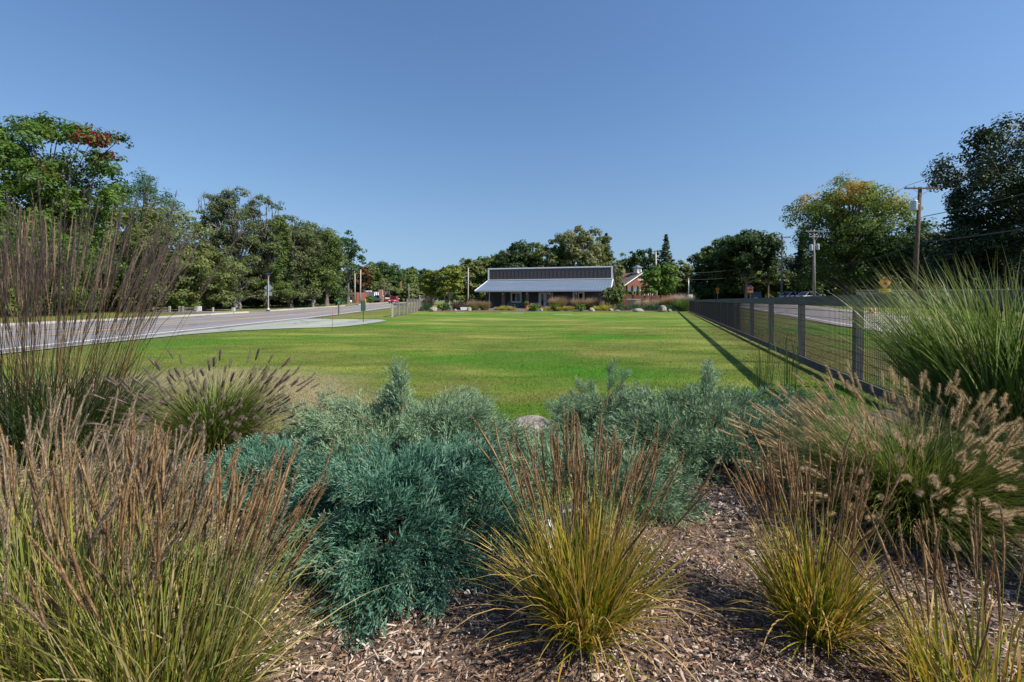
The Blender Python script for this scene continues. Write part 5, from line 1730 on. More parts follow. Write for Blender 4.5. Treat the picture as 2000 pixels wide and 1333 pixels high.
# porch furniture
def lounge_chair(p, rz, label):
    t = thing('garden_chair', label, 'chair', p, rz, 'blue garden chairs on the porch')
    b = MB()
    for i in range(5):
        x = -.24 + i * .12
        h = 1.02 - .10 * abs(i - 2) ** 1.2
        b.poly([(x - .05, .28, .36), (x + .05, .28, .36), (x + .05, .31, .36), (x - .05, .31, .36), (x - .05, .55, h), (x + .05, .55, h), (x + .05, .58, h), (x - .05, .58, h)],
               [(3, 2, 1, 0), (4, 5, 6, 7), (0, 1, 5, 4), (1, 2, 6, 5), (2, 3, 7, 6), (3, 0, 4, 7)])
    b.build('backrest', M['chair_teal'], t)
    b = MB(); b.poly([(-.3, -.3, .38), (.3, -.3, .38), (.3, .33, .32), (-.3, .33, .32), (-.3, -.3, .42), (.3, -.3, .42), (.3, .33, .36), (-.3, .33, .36)], [(3, 2, 1, 0), (4, 5, 6, 7), (0, 1, 5, 4), (1, 2, 6, 5), (2, 3, 7, 6), (3, 0, 4, 7)])
    b.build('seat', M['chair_teal'], t)
    for s in (-1, 1):
        b = MB(); b.box(s * .38 - .06, s * .38 + .06, -.36, .42, .60, .63); b.build('armrest', M['chair_teal'], t)
        b = MB(); b.box(s * .36 - .03, s * .36 + .03, -.33, -.25, 0, .6); b.build('leg', M['chair_teal'], t)
        b = MB(); b.box(s * .34 - .03, s * .34 + .03, .34, .42, 0, .6); b.build('leg', M['chair_teal'], t)
for px, d, rz, lab in ((995.5, -2.4, R(10), 'blue garden chair below the porch window, back half hidden by yellow grass'),
                       (1013, -2.6, R(-50), 'blue garden chair turned sideways next to the flower pot'),
                       (1119, -2.4, R(-15), 'blue garden chair between the purple topped grasses')):
    s = (px - 1000) / F
    k = 63.9
    x = (3.5 + .2588 * -d * -1 + (66.4 + .966 * d) * s - 0) / (.966 + .2588 * s)
    x = (3.5 - .2588 * d + (66.4 + .966 * d) * s) / (.966 + .2588 * s)
    lounge_chair(BL(x, d, .12), R(-15) + rz, lab)
pot = thing('flower_pot', 'terracotta pot with a bushy green plant on the porch edge', 'flower pot', (U(1028, 58.2), 58.2, 0.02))
b = MB(); b.tube([(0, 0, 0), (0, 0, .42), (0, 0, .44), (0, 0, .52)], [.17, .25, .29, .30], 14); b.build('pot', M['terracotta'], pot, smooth=False)
rg = np.random.default_rng(9)
P_ = rg.normal(0, 1, (420, 3)); P_ /= np.linalg.norm(P_, axis=1)[:, None]
V, Q = leaf_quads(rg, P_ * np.array([.36, .36, .3]) * rg.uniform(.5, 1.1, 420)[:, None] + np.array([0, 0, .78]), P_ + rg.normal(0, .5, (420, 3)), rg.uniform(.08, .17, 420))
link('leaves', np_mesh('leaves', V, [Q], M['leaf_locust'], {'r': np.repeat(rg.random(420), 4)}), pot, 'stuff')
b = MB(); b.bbox(U(1006, 57.5), U(1031, 57.5), 56.2, 58.6, -.05, .045, .01)
tag(b.build('patio_slab', M['concrete']), 'pale concrete slab leading onto the porch below the blue chairs', 'patio')
o = thing('side_table', 'small pale side table between the two blue chairs', 'table', BL((3.5 + .62 + 64.1 * .0056) / .9675, -2.4, .12))
b = MB(); b.cyl(0, 0, .5, .54, .25, 14); b.build('tabletop', M['trim_white'], o)
b = MB(); b.cyl(0, 0, .03, .5, .03, 8); b.cyl(0, 0, 0, .03, .16, 12); b.build('leg', M['trim_white'], o)

# ------------------------------------------------------------------ planting beds round the building
def far_bed():
    px_front = [(812, 50), (830, 46.8), (860, 45.8), (930, 46.5), (1010, 47.5), (1100, 46.8), (1190, 45.8), (1260, 45.2), (1320, 45.0), (1352, 45.6)]
    pts = np.array([(U(p, Y), Y) for p, Y in px_front])
    xs = np.linspace(pts[0, 0], pts[-1, 0], 80)
    yf = np.interp(xs, pts[:, 0], pts[:, 1]) + 0.12 * np.sin(xs * 2.3)
    yb = np.full(80, 61.5)
    yb = np.maximum(yf + .5, np.where(xs < -3, 60, 61.5))
    t = np.linspace(0, 1, 12)
    X = np.repeat(xs[:, None], 12, 1)
    Y = yf[:, None] * (1 - t) + yb[:, None] * t
    Z = 0.012 + 0.10 * sstep(0, .12, t)[None, :] + 0.02 * np.sin(X * 3) * np.sin(Y * 2) * sstep(0, .2, t)[None, :]
    V = np.stack([X.ravel(), Y.ravel(), Z.ravel()], 1)
    i = (np.arange(79)[:, None] * 12 + np.arange(11)[None, :]).ravel()
    link('planting_bed', np_mesh('planting_bed', V, [np.stack([i, i + 12, i + 13, i + 1], 1)], M['mulch_soil'], smooth=True), kind='structure')
far_bed()

def tuft(px, Y, top_py, hw, mat, label, seed, kind='ornamental_grass', n=420, grp='grasses in the bed before the building', tilt=.75, cat='ornamental grass'):
    rg = np.random.default_rng(seed)
    x = U(px, Y)
    H = ZA(top_py, Y) * 1.3
    hw = hw / F * Y * 1.45
    A = ribbons(rg, int(n * 1.5), hw * .5, (H * .72, H * 1.15), (0.02, min(1.0, tilt * hw / H * 1.2)), (.1, .9), (.012, .028), 4)
    o = link(kind, np_mesh(kind, A[0], [A[1]], M[mat], {'t': A[2], 'r': A[3]}))
    o.location = (x, Y, gz(x, Y) + .05)
    return tag(o, label, cat, grp)
k = 400
for px, Y, tp, hw, mat, lab in (
        (926, 48.5, 592, 10, 'bed_tan', 'purple topped grass beside the cream boulder'),
        (946, 49, 593, 9, 'bed_tan', 'purple topped grass below the number plate corner'),
        (1084, 52, 589, 8, 'bed_tan', 'purple topped grass right of the porch door'),
        (1094, 51, 586, 11, 'bed_tan', 'tallest purple topped grass right of the porch door'),
        (1128, 52, 589, 9, 'bed_tan', 'purple topped grass under the second window, behind the green mound'),
        (1144, 52, 590, 9, 'bed_tan', 'purple topped grass under the corner of the second window'),
        (1158, 51, 588, 10, 'bed_tan', 'purple topped grass nearest the hydrangea'),
        (1046, 52, 596, 9, 'bed_plume', 'grass with pale feathery plumes behind the green mound by the pot'),
        (972, 50, 602, 7, 'bed_orange', 'small straw coloured grass below the first brick column'),
        (987, 49, 600, 9, 'bed_yellow', 'low yellow grass left of the garden chairs'),
        (1000, 49, 601, 8, 'bed_orange', 'tan and yellow grass in front of the window chair'),
        (1038, 48.5, 603, 6, 'bed_orange', 'small golden grass beside the flower pot'),
        (1062, 49, 603, 7, 'bed_yellow', 'low yellow grass below the porch door'),
        (1072, 49.5, 601, 6, 'bed_orange', 'golden grass beside the green mound under the door'),
        (1091, 47.5, 602, 5, 'bed_yellow', 'bright yellow grass between two green mounds'),
        (1108, 48, 601, 6, 'bed_orange', 'orange tinted grass left of the round green mound'),
        (1116, 49, 601, 6, 'bed_yellow', 'yellow grass touching the round green mound'),
        (1169, 48, 600, 9, 'bed_yellow', 'yellow green grass behind the rounded tan boulder'),
        (1185, 48, 599, 9, 'bed_yellow', 'yellow green grass left of the hydrangea stem'),
        (1252, 55, 591, 7, 'bed_straw', 'feathery straw grass in front of the grey gate'),
        (1270, 54, 590, 7, 'bed_straw', 'feathery straw grass under the young trees'),
        (1286, 55, 590, 7, 'bed_straw', 'feathery straw grass at the thin tree stem'),
        (1303, 54, 587, 8, 'bed_tan', 'purple tinted tall grass behind the large boulder'),
        (1318, 53, 585, 8, 'bed_tan', 'tall purple tinted grass beside the pink plumes'),
        (1330, 50, 582, 10, 'bed_plume', 'grass with pink plumes left of the fence end'),
        (1341, 48, 584, 9, 'bed_plume', 'grass with pale plumes at the very end of the fence'),
        (1336, 46.6, 590, 12, 'bed_green', 'dense dark green grass clump at the end of the long fence'),
        (835, 51, 586, 10, 'leaf_purple', 'wine coloured bush by the far mesh fence'),
        (893, 53, 591, 11, 'leaf_purple', 'brownish purple bush right of the birch'),
        (906, 52, 597, 8, 'leaf_purple', 'low brownish bush behind the white planter'),
        (1186, 53, 592, 12, 'bed_tan', 'dull brown grass behind the hydrangea')):
    k += 1
    tuft(px, Y, tp, hw, mat, lab, k, n=520 if mat in ('bed_tan', 'bed_green', 'bed_plume') else 360)
for i, (px, Y, tp, hw, mat, lab, nm) in enumerate((
        (1045, 48.0, 602.5, 8.5, 'leaf_locust', 'rounded green shrub right of the flower pot', 'shrub'),
        (1083, 47.8, 603, 8.5, 'leaf_mid', 'low dark green shrub right of the yellow grass', 'shrub'),
        (1134, 47.2, 600, 11, 'leaf_locust', 'rounded bright green shrub under the second window', 'shrub'),
        (1076, 50, 599, 4, 'leaf_locust', 'small green plant below the door side panel', 'shrub'),
        (860, 51.5, 595, 7, 'leaf_yellow', 'small yellow green bush between the two yellowing trees', 'shrub'),
        (902, 57, 580, 7, 'leaf_locust', 'bright green bush left of the building beside the red fence', 'shrub'),
        (922, 60, 575, 6, 'leaf_locust', 'bright green shrub growing against the left end of the porch', 'shrub'),
        (873, 51.8, 586, 4, 'leaf_dark', 'small dark bush behind the birch stems', 'shrub'),
        (1262, 53, 597, 7, 'leaf_yellow', 'yellow green shrub among the straw grasses', 'shrub'))):
    lobed_tree(nm, U(px, Y), Y, ZA(tp, Y), hw / F * Y, lab, mat, seed=480 + i, bottom=0.0, lobes=9, grp='shrubs round the building', cat='shrub', maxn=1800, trunk_r=.05, leaf_s=.13)
for i, (px, Y, tp, hw, mat, lab) in enumerate((
        (833, 47.6, 596, 12, 'juniper_green', 'green juniper at the end of the far mesh fence'),
        (872, 47.6, 597, 8, 'juniper_green', 'green juniper below the birch stems'),
        (1215, 48, 598, 14, 'juniper_green', 'dark green juniper right of the hydrangea'),
        (1238, 48.5, 597, 14, 'juniper_green', 'dark green juniper behind the long flat boulder'),
        (1262, 48.0, 599, 12, 'juniper_green', 'dark green juniper left of the thin tree stem'),
        (1279, 47.0, 600, 10, 'juniper_green', 'dark green juniper touching the large pointed boulder'),
        (1312, 48.5, 597, 16, 'juniper_green', 'dark green juniper behind the large pointed boulder'))):
    o = juniper((U(px, Y), Y), hw / F * Y, hw / F * Y * .8, ZA(tp, Y) * .95, 260, 500 + i, lab, mat, (), (.14, .26), z0=0.06)
    o['group'] = 'junipers in the bed before the building'
# hydrangea with cream flower heads
hy = lobed_tree('hydrangea_shrub', U(1198, 50), 50, ZA(560, 50), 25 / F * 50, 'hydrangea shrub with cream flower heads in front of the building end', 'leaf_mid', seed=520, bottom=.22, lobes=20, trunk_r=.06, cat='shrub', leaf_s=.17, maxn=3500, bark='bark_pale')
rg = np.random.default_rng(521)
V_, Q_, r_ = [], [], []
off = 0
for i in range(60):
    a = rg.normal(0, 1, 3); a /= np.linalg.norm(a); a[2] = abs(a[2]) * .9 + .0; a[1] = -abs(a[1])
    c = a * np.array([1.35, 1.3, 1.05]) * rg.uniform(.85, 1.05) + np.array([0, 0, 1.5])
    D = rg.normal(0, 1, (16, 3)); D /= np.linalg.norm(D, axis=1)[:, None]
    V, Q = leaf_quads(rg, c + D * np.array([.07, .07, .10]), D, rg.uniform(.06, .10, 16), .8)
    V_.append(V); Q_.append(Q + off); off += len(V); r_.append(np.repeat(rg.random(16), 4))
link('flower_heads', np_mesh('flower_heads', np.concatenate(V_), [np.concatenate(Q_)], M['flower_cream'], {'r': np.concatenate(r_)}), hy, 'stuff')
pl = thing('planter', 'white low planter box beside the brownish bush', 'planter', (U(906, 50.5), 50.5, .1))
b = MB(); b.prism([(-.3, 0), (.3, 0), (.38, .32), (-.38, .32)], 1, -.2, .2); b.build('box', M['white'], pl)
for i, (p0, p1, Y, lab) in enumerate(((888, 906, 44.0, 'pale flat marker stone in the lawn near the birch'), (978, 1022, 41.5, 'long pale worn strip in the lawn below the chairs'), (1080, 1118, 37.5, 'pale worn strip in the lawn below the green mound'))):
    b = MB(); b.bbox(U(p0, Y), U(p1, Y), Y, Y + .5, -.03, .016, .006)
    tag(b.build('stepping_stone', M['concrete']), lab, 'paving')

# red board fences and the grey gate
def red_fence(px0, px1, Y, top, bot, label, posts):
    x0, x1 = U(px0, Y), U(px1, Y)
    root = thing('red_fence', label, 'fence', (x0, Y, 0), 0)
    zt, zb = ZA(top, Y), max(.05, ZA(bot, Y))
    n = 4
    h = (zt - zb) / n
    for i in range(n):
        b = MB(); b.box(0, x1 - x0, -.02, .02, zb + i * h, zb + (i + 1) * h - .03); b.build('board', M['fence_red'], root)
    for p in posts:
        b = MB(); b.box(U(p, Y) - x0 - .05, U(p, Y) - x0 + .05, -.08, -.022, 0, zt + .12); b.build('post', M['black'], root)
red_fence(1212, 1322, 69, 577, 600, 'reddish board fence before the brick house', (1237, 1260, 1291))
red_fence(903, 938, 68, 580, 600, 'reddish board fence left of the grey building', (917,))
gt = thing('grey_gate', 'grey metal double gate of an enclosure before the red fence', 'gate', (U(1225, 66), 66, 0))
wg = U(1250, 66) - U(1225, 66)
for i in range(2):
    b = MB(); b.box(i * wg / 2 + .03, (i + 1) * wg / 2 - .03, -.03, .03, .12, ZA(586, 66)); b.build('gate_leaf', M['wood_dark'], gt)
b = MB(); b.box(-.1, wg + .1, -.05, .05, ZA(586, 66) + .005, ZA(584.5, 66) + .01); b.build('top_bar', M['galv'], gt)

# ------------------------------------------------------------------ brick house
def brick_house():
    ang = R(30)
    root = thing('brick_house', 'red brick house with white cupola and a small portico', 'house', (U(1220, 88), 88, .0), ang)
    W, L, he, hr = 8.4, 8.0, 4.4, 6.65
    b = MB(); b.prism([(0, 0), (W, 0), (W, he), (W / 2, hr - .12), (0, he)], 1, 0, L); b.build('wall', M['brick_red'], root)
    ov = .45
    sl = (hr - he) / (W / 2)
    for s in (0, 1):
        xe, xm = (-ov, W / 2) if s == 0 else (W + ov, W / 2)
        ze = he - ov * sl
        b = MB(); b.prism([(xe, ze), (xm, hr), (xm, hr + .16), (xe, ze + .16)] if s == 0 else [(xm, hr), (xe, ze), (xe, ze + .16), (xm, hr + .16)], 1, -.4, L + .3)
        b.build('roof', M['shingle_brown'], root)
        b = MB(); b.prism([(xe, ze - .22), (xm, hr - .22), (xm, hr - .01), (xe, ze - .01)] if s == 0 else [(xm, hr - .22), (xe, ze - .22), (xe, ze - .01), (xm, hr - .01)], 1, -.45, -.32)
        b.build('gable_trim', M['trim_white'], root)
    b = MB(); b.box(-ov - .05, -.3, -.4, L, he - ov * sl - .2, he - ov * sl - .02); b.build('gutter', M['trim_white'], root)
    cu = MB(); cu.box(W / 2 - .55, W / 2 + .55, .2, 1.3, hr - .3, hr + 1.05); cu.box(W / 2 - .75, W / 2 + .75, 0, 1.5, hr - .1, hr + .1)
    cu = cu.build('cupola', M['trim_white'], root)
    b = MB(); b.loft([[(W / 2 - .8, -.05, hr + 1.055), (W / 2 + .8, -.05, hr + 1.055), (W / 2 + .8, 1.55, hr + 1.055), (W / 2 - .8, 1.55, hr + 1.055)], [(W / 2 - .05, .7, hr + 1.6), (W / 2 + .05, .7, hr + 1.6), (W / 2 + .05, .8, hr + 1.6), (W / 2 - .05, .8, hr + 1.6)]])
    b.build('cupola_roof', M['roof_metal'], cu)
    b = MB(); b.box(W / 2 - .3, W / 2 + .3, .15, .197, hr + .2, hr + .9); b.build('louvre', M['sign_back'], cu)
    b = MB(); b.box(W * .3, W * .3 + .8, 3.2, 3.9, hr - 1.2, hr + .9); b.build('chimney', M['brick_red'], root)
    b = MB(); b.box(W / 2 - .8, W / 2 + .8, -.05, -.003, 5.1, 5.45); b.build('plaque', M['concrete'], root)
    # portico
    po = MB(); po.prism([(.2, 2.9), (3.0, 2.9), (1.6, 3.75)], 1, -1.6, -.01); po = po.build('portico_roof', M['roof_metal'], root)
    for x in (.4, 2.8):
        b = MB(); b.cyl(x, -1.45, 0, 2.895, .12, 10); b.build('column', M['trim_white'], root)
    b = MB(); b.box(1.05, 2.1, -.06, -.003, 0, 2.3); b.build('door', M['trim_white'], root)
    for x in (4.1, 6.3):
        b = MB(); b.box(x, x + 1.25, -.07, -.003, 1.5, 3.3); f = b.build('window', M['trim_white'], root)
        for i in range(2):
            b = MB(); b.box(x + .12 + i * .54, x + .59 + i * .54, -.085, -.072, 1.65, 3.15); b.build('pane', M['glass'], f)
    b = MB(); b.box(-.06, -.003, 1.5, 3.0, 1.6, 3.4); f = b.build('window', M['trim_white'], root)
    b = MB(); b.box(-.075, -.062, 1.65, 2.85, 1.75, 3.25); b.build('pane', M['glass'], f)
brick_house()

# ------------------------------------------------------------------ shops at the far end of the main road
def text_obj(name, s, size, mat, parent, loc, rot, ext=.01):
    c = bpy.data.curves.new(name, 'FONT')
    c.body = s
    c.size = size
    c.align_x = 'CENTER'
    c.align_y = 'CENTER'
    c.extrude = ext
    c.materials.append(M[mat])
    tmp = bpy.data.objects.new(name, c)
    me = bpy.data.meshes.new_from_object(tmp)
    bpy.data.objects.remove(tmp)
    o = bpy.data.objects.new(name, me)
    COL.objects.link(o)
    o.parent = parent
    o.location = loc
    o.rotation_euler = rot
    return o

def shop():
    Y = 126
    x0, x1 = U(616, Y), U(698.5, Y)
    z0 = gz(x0, Y)
    root = thing('brick_shop', 'red brick shop with stepped parapet, letters on its front and a green awning', 'shop', (x0, Y, z0), R(-4))
    W = x1 - x0
    H = ZA(571.5, Y) - z0
    Hs = ZA(568.3, Y) - z0
    a, c = U(669, Y) - x0, U(688, Y) - x0
    b = MB(); b.box(0, W, 0, 9, 0, H); b.build('wall', M['brick_red'], root)
    b = MB(); b.box(a, c, -.05, .5, H - 1.4, Hs); b.build('parapet', M['brick_red'], root)
    b = MB(); b.box(a - .05, c + .05, -.08, .55, Hs + .003, Hs + .12); b.build('coping', M['sign_back'], root)
    zl = ZA(574.5, Y) - z0
    b = MB(); b.box(a - .4, W + .1, -.12, -.003, zl - .12, zl); b.build('lintel', M['concrete'], root)
    for i in range(4):
        xx = U(674.5 + i * 3.0, Y) - x0
        b = MB(); b.box(xx - .09, xx + .09, -.10, -.055, Hs - .95, Hs - .45); b.box(xx - .16, xx + .16, -.10, -.055, Hs - .52, Hs - .42); b.build('sign_letter', M['sign_black'], root)
    b = MB(); b.box(a - .2, c + .1, -.052, -.051, Hs - 1.02, Hs - .38)
    w = MB(); w.box(a + .2, W - 1.2, -.06, -.003, .5, zl - .9); w = w.build('window', M['glass'], root)
    b = MB(); b.prism([(-.9, zl - .95), (-.06, zl - .95), (-.06, zl - .14), (-.14, zl - .14)], 0, a + .6, W - 1.0); b.build('awning', M['dark_green'], root)
    b = MB(); b.cyl(U(685.5, Y) - x0, -.1, 1.15, 1.2, .2, 10); b.build('window_sticker', M['white'], root)
    b = MB(); b.box(U(680, Y) - x0 - .15, U(680, Y) - x0 + .15, -.11, -.065, .1, zl - 1.0); b.build('door_frame', M['sign_green'], root)
    return root
shop()
def second_shop():
    Y = 132
    x0, x1 = U(704, Y), U(766, Y)
    z0 = gz(x0, Y)
    root = thing('shingle_roof_shop', 'low brick shop with dark shingle roof, pale roof stripes and a broad brick chimney', 'shop', (x0, Y, z0), 0)
    W = U(748, Y) - x0
    He, Hr = ZA(581, Y) - z0, ZA(570.5, Y) - z0
    b = MB(); b.box(0, W, 0, 8, 0, He); b.build('wall', M['brick_pink'], root)
    b = MB(); b.prism([(-.5, He - .1), (4, Hr), (8.5, He - .1), (8.5, He + .05), (4, Hr + .2), (-.5, He + .05)], 0, -.4, W + .4); b.build('roof', M['shingle_dark'], root)
    for i in range(4):
        xx = U(729 + i * 3.6, Y) - x0
        z = lambda y: He - .1 + (Hr - He + .1) * (y + .5) / 4.5 + .17
        b = MB(); b.poly([(xx + .15, .3, z(.3)), (xx + .4, .3, z(.3)), (xx - .35, 3.4, z(3.4)), (xx - .6, 3.4, z(3.4)), (xx + .15, .3, z(.3) + .04), (xx + .4, .3, z(.3) + .04), (xx - .35, 3.4, z(3.4) + .04), (xx - .6, 3.4, z(3.4) + .04)],
                         [(3, 2, 1, 0), (4, 5, 6, 7), (0, 1, 5, 4), (1, 2, 6, 5), (2, 3, 7, 6), (3, 0, 4, 7)])
        b.build('roof_stripe', M['white'], root)
    a = U(728, Y) - x0
    b = MB(); b.prism([(-1.4, He - .95), (-.02, He - .95), (-.02, He - .1), (-.5, He - .1)], 0, a, U(746, Y) - x0); b.build('awning', M['dark_green'], root)
    c = U(744, Y) - x0
    b = MB(); b.loft([[(c - .2, -.8, 0), (c + 1.1, -.8, 0), (c + 1.1, .4, 0), (c - .2, .4, 0)], [(c - .2, -.8, He), (c + .9, -.8, He), (c + .9, .4, He), (c - .2, .4, He)], [(c - .4, -.8, He + .7), (c + .55, -.8, He + .7), (c + .55, .4, He + .7), (c - .4, .4, He + .7)], [(c - .5, -.8, Hr + .6), (c + .55, -.8, Hr + .6), (c + .55, .4, Hr + .6), (c - .5, .4, Hr + .6)]])
    b.build('chimney', M['brick_pink'], root)
    b = MB(); b.box(W - .2, x1 - x0, 1.5, 7, 0, He - .5); b.build('side_wing', M['brick_pink'], root)
    b = MB(); b.box(W - .1, x1 - x0 + .3, 1.2, 7.3, He - .497, He - .3); b.build('wing_roof', M['trim_white'], root)
    for i in range(2):
        xx = U(708.5 + i * 6.5, Y) - x0
        b = MB(); b.box(xx - .3, xx + .3, 3.6, 4.4, Hr + .1, Hr + .42); b.build('skylight', M['white'], root)
second_shop()

# ------------------------------------------------------------------ poles and wires
def pole(px, Y, top_py, label, mat='pole_grey', r=.14, arms=1, transformers=(), lean=0.0, group='utility poles', arm_w=1.2, base=None, arm_drop=.25):
    x = U(px, Y)
    z0 = gz(x, Y) if base is None else base
    H = ZA(top_py, Y) - z0
    root = thing('utility_pole', label, 'utility pole', (x, Y, z0), 0, group)
    ax = lambda z: Vector((lean * z, 0, z))
    b = MB(); b.tube([ax(-.3), ax(H * .5), ax(H)], [r * 1.25, r, r * .8], 10); b.build('shaft', M[mat], root, smooth=True)
    for i in range(arms):
        z = H - arm_drop - i * .8
        w = arm_w * (1 - .35 * i)
        p = ax(z)
        b = MB(); b.box(p.x - w, p.x + w, -r - .10, -r + .01, z - .06, z + .06); ar = b.build('crossarm', M[mat], root)
        b = MB()
        for s in (-1, 1):
            b.tube([(p.x + s * w * .5, -r - .05, z - .06), (p.x, -r - .03, z - .6)], .018, 5)
        b.build('brace', M['galv'], ar)
        for s in (-.92, -.45, .45, .92):
            b = MB(); b.tube([(p.x + s * w, -r - .05, z + .06), (p.x + s * w, -r - .05, z + .14), (p.x + s * w, -r - .05, z + .22)], [.03, .05, .03], 8); b.build('insulator', M['pole_white'], ar)
    for s, dz in transformers:
        z = H - dz
        p = ax(z)
        cx = p.x + s * (r + .30)
        b = MB(); b.tube([(cx, -.05, z - .42), (cx, -.05, z - .38), (cx, -.05, z + .36), (cx, -.05, z + .42)], [.20, .25, .25, .21], 14); t = b.build('transformer', M['transformer'], root)
        b = MB(); b.box(min(cx, p.x), max(cx, p.x), -.12, .02, z + .1, z + .2); b.build('bracket', M['galv'], t)
        b = MB(); b.tube([(cx, -.05, z + .42), (cx, -.05, z + .58)], [.05, .03], 8); b.build('bushing', M['pole_white'], t)
    return root, x, Y, z0, H
p1 = pole(1784, 38, 366, 'brown leaning pole with one transformer by the board fence', 'pole_brown', .16, 1, ((-1, 1.55),), .055, arm_w=1.45, arm_drop=.15)
p2 = pole(1590, 65, 449, 'grey pole with two white transformers below its crossarms', 'pole_grey', .16, 2, ((-1, 2.6), (1, 2.5)), 0, arm_w=1.35)
p3 = pole(1526.5, 82, 462, 'slim grey pole with a single crossarm, between stop sign and transformers', 'pole_grey', .16, 1, (), .01, arm_w=1.4)
p4 = pole(1508, 108, 505, 'distant pole seen between the bare limbed tree and the slim pole', 'pole_brown', .15, 1, (), 0, arm_w=1.2)
p5 = pole(1282.5, 80, 492, 'weathered white pole behind the young trees', 'pole_white', .17, 0, (), -.015)
p6 = pole(1310.5, 98, 500, 'brown pole with a round meter to the fence side of the spruce', 'pole_brown', .13, 0)
b = MB(); b.tube([(.25, -.2, p6[4] - 4.6), (.25, -.2, p6[4] - 3.9)], [.32, .32], 12); b.build('transformer', M['transformer'], p6[0])
pole(1345, 84, 544, 'short pale metal pole near the end of the long fence', 'galv', .07, 0)
pole(1302.2, 86, 536, 'thin pale pole half hidden by the young locust', 'galv', .07, 0)
pole(914, 64, 524, 'bare white pole left of the grey building', 'pole_white', .085, 0, base=0, lean=.008)
pole(693.2, 118, 512, 'tall pale pole at the brick shop corner', 'pole_white', .17, 0, lean=-.002, group='poles along the main road')
pole(703.5, 122, 527, 'pale pole right behind the one at the shop corner', 'pole_white', .17, 0, lean=.015, group='poles along the main road')
pole(751, 126, 546, 'brown pole in front of the broad brick chimney', 'pole_brown', .13, 0, group='poles along the main road')
pole(783, 150, 550, 'orange brown pole beyond the red car', 'pole_orange', .16, 0, group='poles along the main road')
pole(798.5, 120, 555, 'thin light pole behind the tall part of the far fence', 'pole_grey', .09, 0, group='poles along the main road')
pole(659, 92, 567, 'leaning grey trunk like pole by the green street sign', 'bark_grey' if False else 'pole_brown', .2, 0, lean=-.14, group='poles along the main road')
lp, lx_, lY, lz, lH = pole(812.5, 165, 563, 'street lamp pole at the vanishing end of the road', 'pole_grey', .12, 0, group='poles along the main road')
b = MB(); b.tube([(0, 0, lH - .1), (-1.0, 0, lH + .1), (-2.0, 0, lH)], .06, 6); b.build('lamp_arm', M['galv'], lp)
b = MB(); b.bbox(-.2, .5, -.2, .2, lH - .9, lH - .1, .05); b.build('lamp_head', M['white'], lp)

def wire(a, c, sag, label, r=.016, group='overhead wires along the side street'):
    a, c = Vector(a), Vector(c)
    pts = []
    for i in range(15):
        f = i / 14
        p = a.lerp(c, f)
        p.z -= sag * 4 * f * (1 - f)
        pts.append(p)
    b = MB(); b.tube(pts, r, 4)
    tag(b.build('overhead_wire', M['wire']), label, 'wire', group)
def top_of(p, s=0.0, drop=0.0, lean=0.0):
    return (p[1] + s + lean * p[4], p[2] - .2, p[3] + p[4] - drop)
a1 = lambda s, d: top_of(p1, s, d, .055)
n0 = lambda s, z: (21.2 + s, 1.0, z)
wire(a1(-1.3, -.05), n0(-1.3, 9.9), .5, 'upper wire running off the leaning pole towards the camera, outer end of the crossarm')
wire(a1(1.3, -.05), n0(1.3, 9.9), .5, 'upper wire running off the leaning pole towards the camera, tree end of the crossarm')
wire(a1(.05, -.3), n0(0, 10.3), .5, 'topmost thin wire above the leaning pole')
wire(a1(.1, 2.5), n0(0, 7.6), .6, 'pale cable below the transformer of the leaning pole', .03)
wire(a1(.1, 4.6), n0(0, 5.6), .6, 'lowest thick cable crossing the biggest dark tree', .035)
wire(a1(-1.3, -.05), top_of(p2, -1.2, .1), .6, 'upper wire between the leaning pole and the twin transformer pole')
wire(a1(1.3, -.05), top_of(p2, 1.2, .1), .6, 'second upper wire between the leaning pole and the twin transformer pole')
wire(a1(.1, 4.6), top_of(p2, .1, 5.2), .6, 'low cable between the leaning pole and the twin transformer pole', .03)
wire(top_of(p2, -1.2, .1), top_of(p3, -1.2, .1), .4, 'upper wire between the twin transformer pole and the slim pole')
wire(top_of(p2, .1, 5.2), top_of(p3, .1, 4.4), .5, 'low cable between the twin transformer pole and the slim pole', .03)
wire(top_of(p3, 0, 4.4), (U(1285, 80), 80, p5[3] + p5[4] - 3.6), .9, 'sagging cable from the slim pole past the bare limbed tree to the white pole', .03)
wire(top_of(p3, 0, 6.0), (U(1285, 80), 80, p5[3] + p5[4] - 4.6), .9, 'lower sagging cable from the slim pole to the white pole', .03)
wire(top_of(p3, 0, .3), top_of(p4, 0, .3), .4, 'short upper wire between the slim pole and the distant pole')

# ------------------------------------------------------------------ signs and street furniture
def ngon(n, r, rot=0.0):
    return [(r * math.cos(rot + 2 * math.pi * i / n), r * math.sin(rot + 2 * math.pi * i / n)) for i in range(n)]
def sign_post(root, z0, z1, mat, r=.035, box=False):
    b = MB()
    if box: b.bbox(-r, r, -r, r, z0, z1, .006)
    else: b.cyl(0, 0, z0, z1, r, 10)
    return b.build('post', M[mat], root)

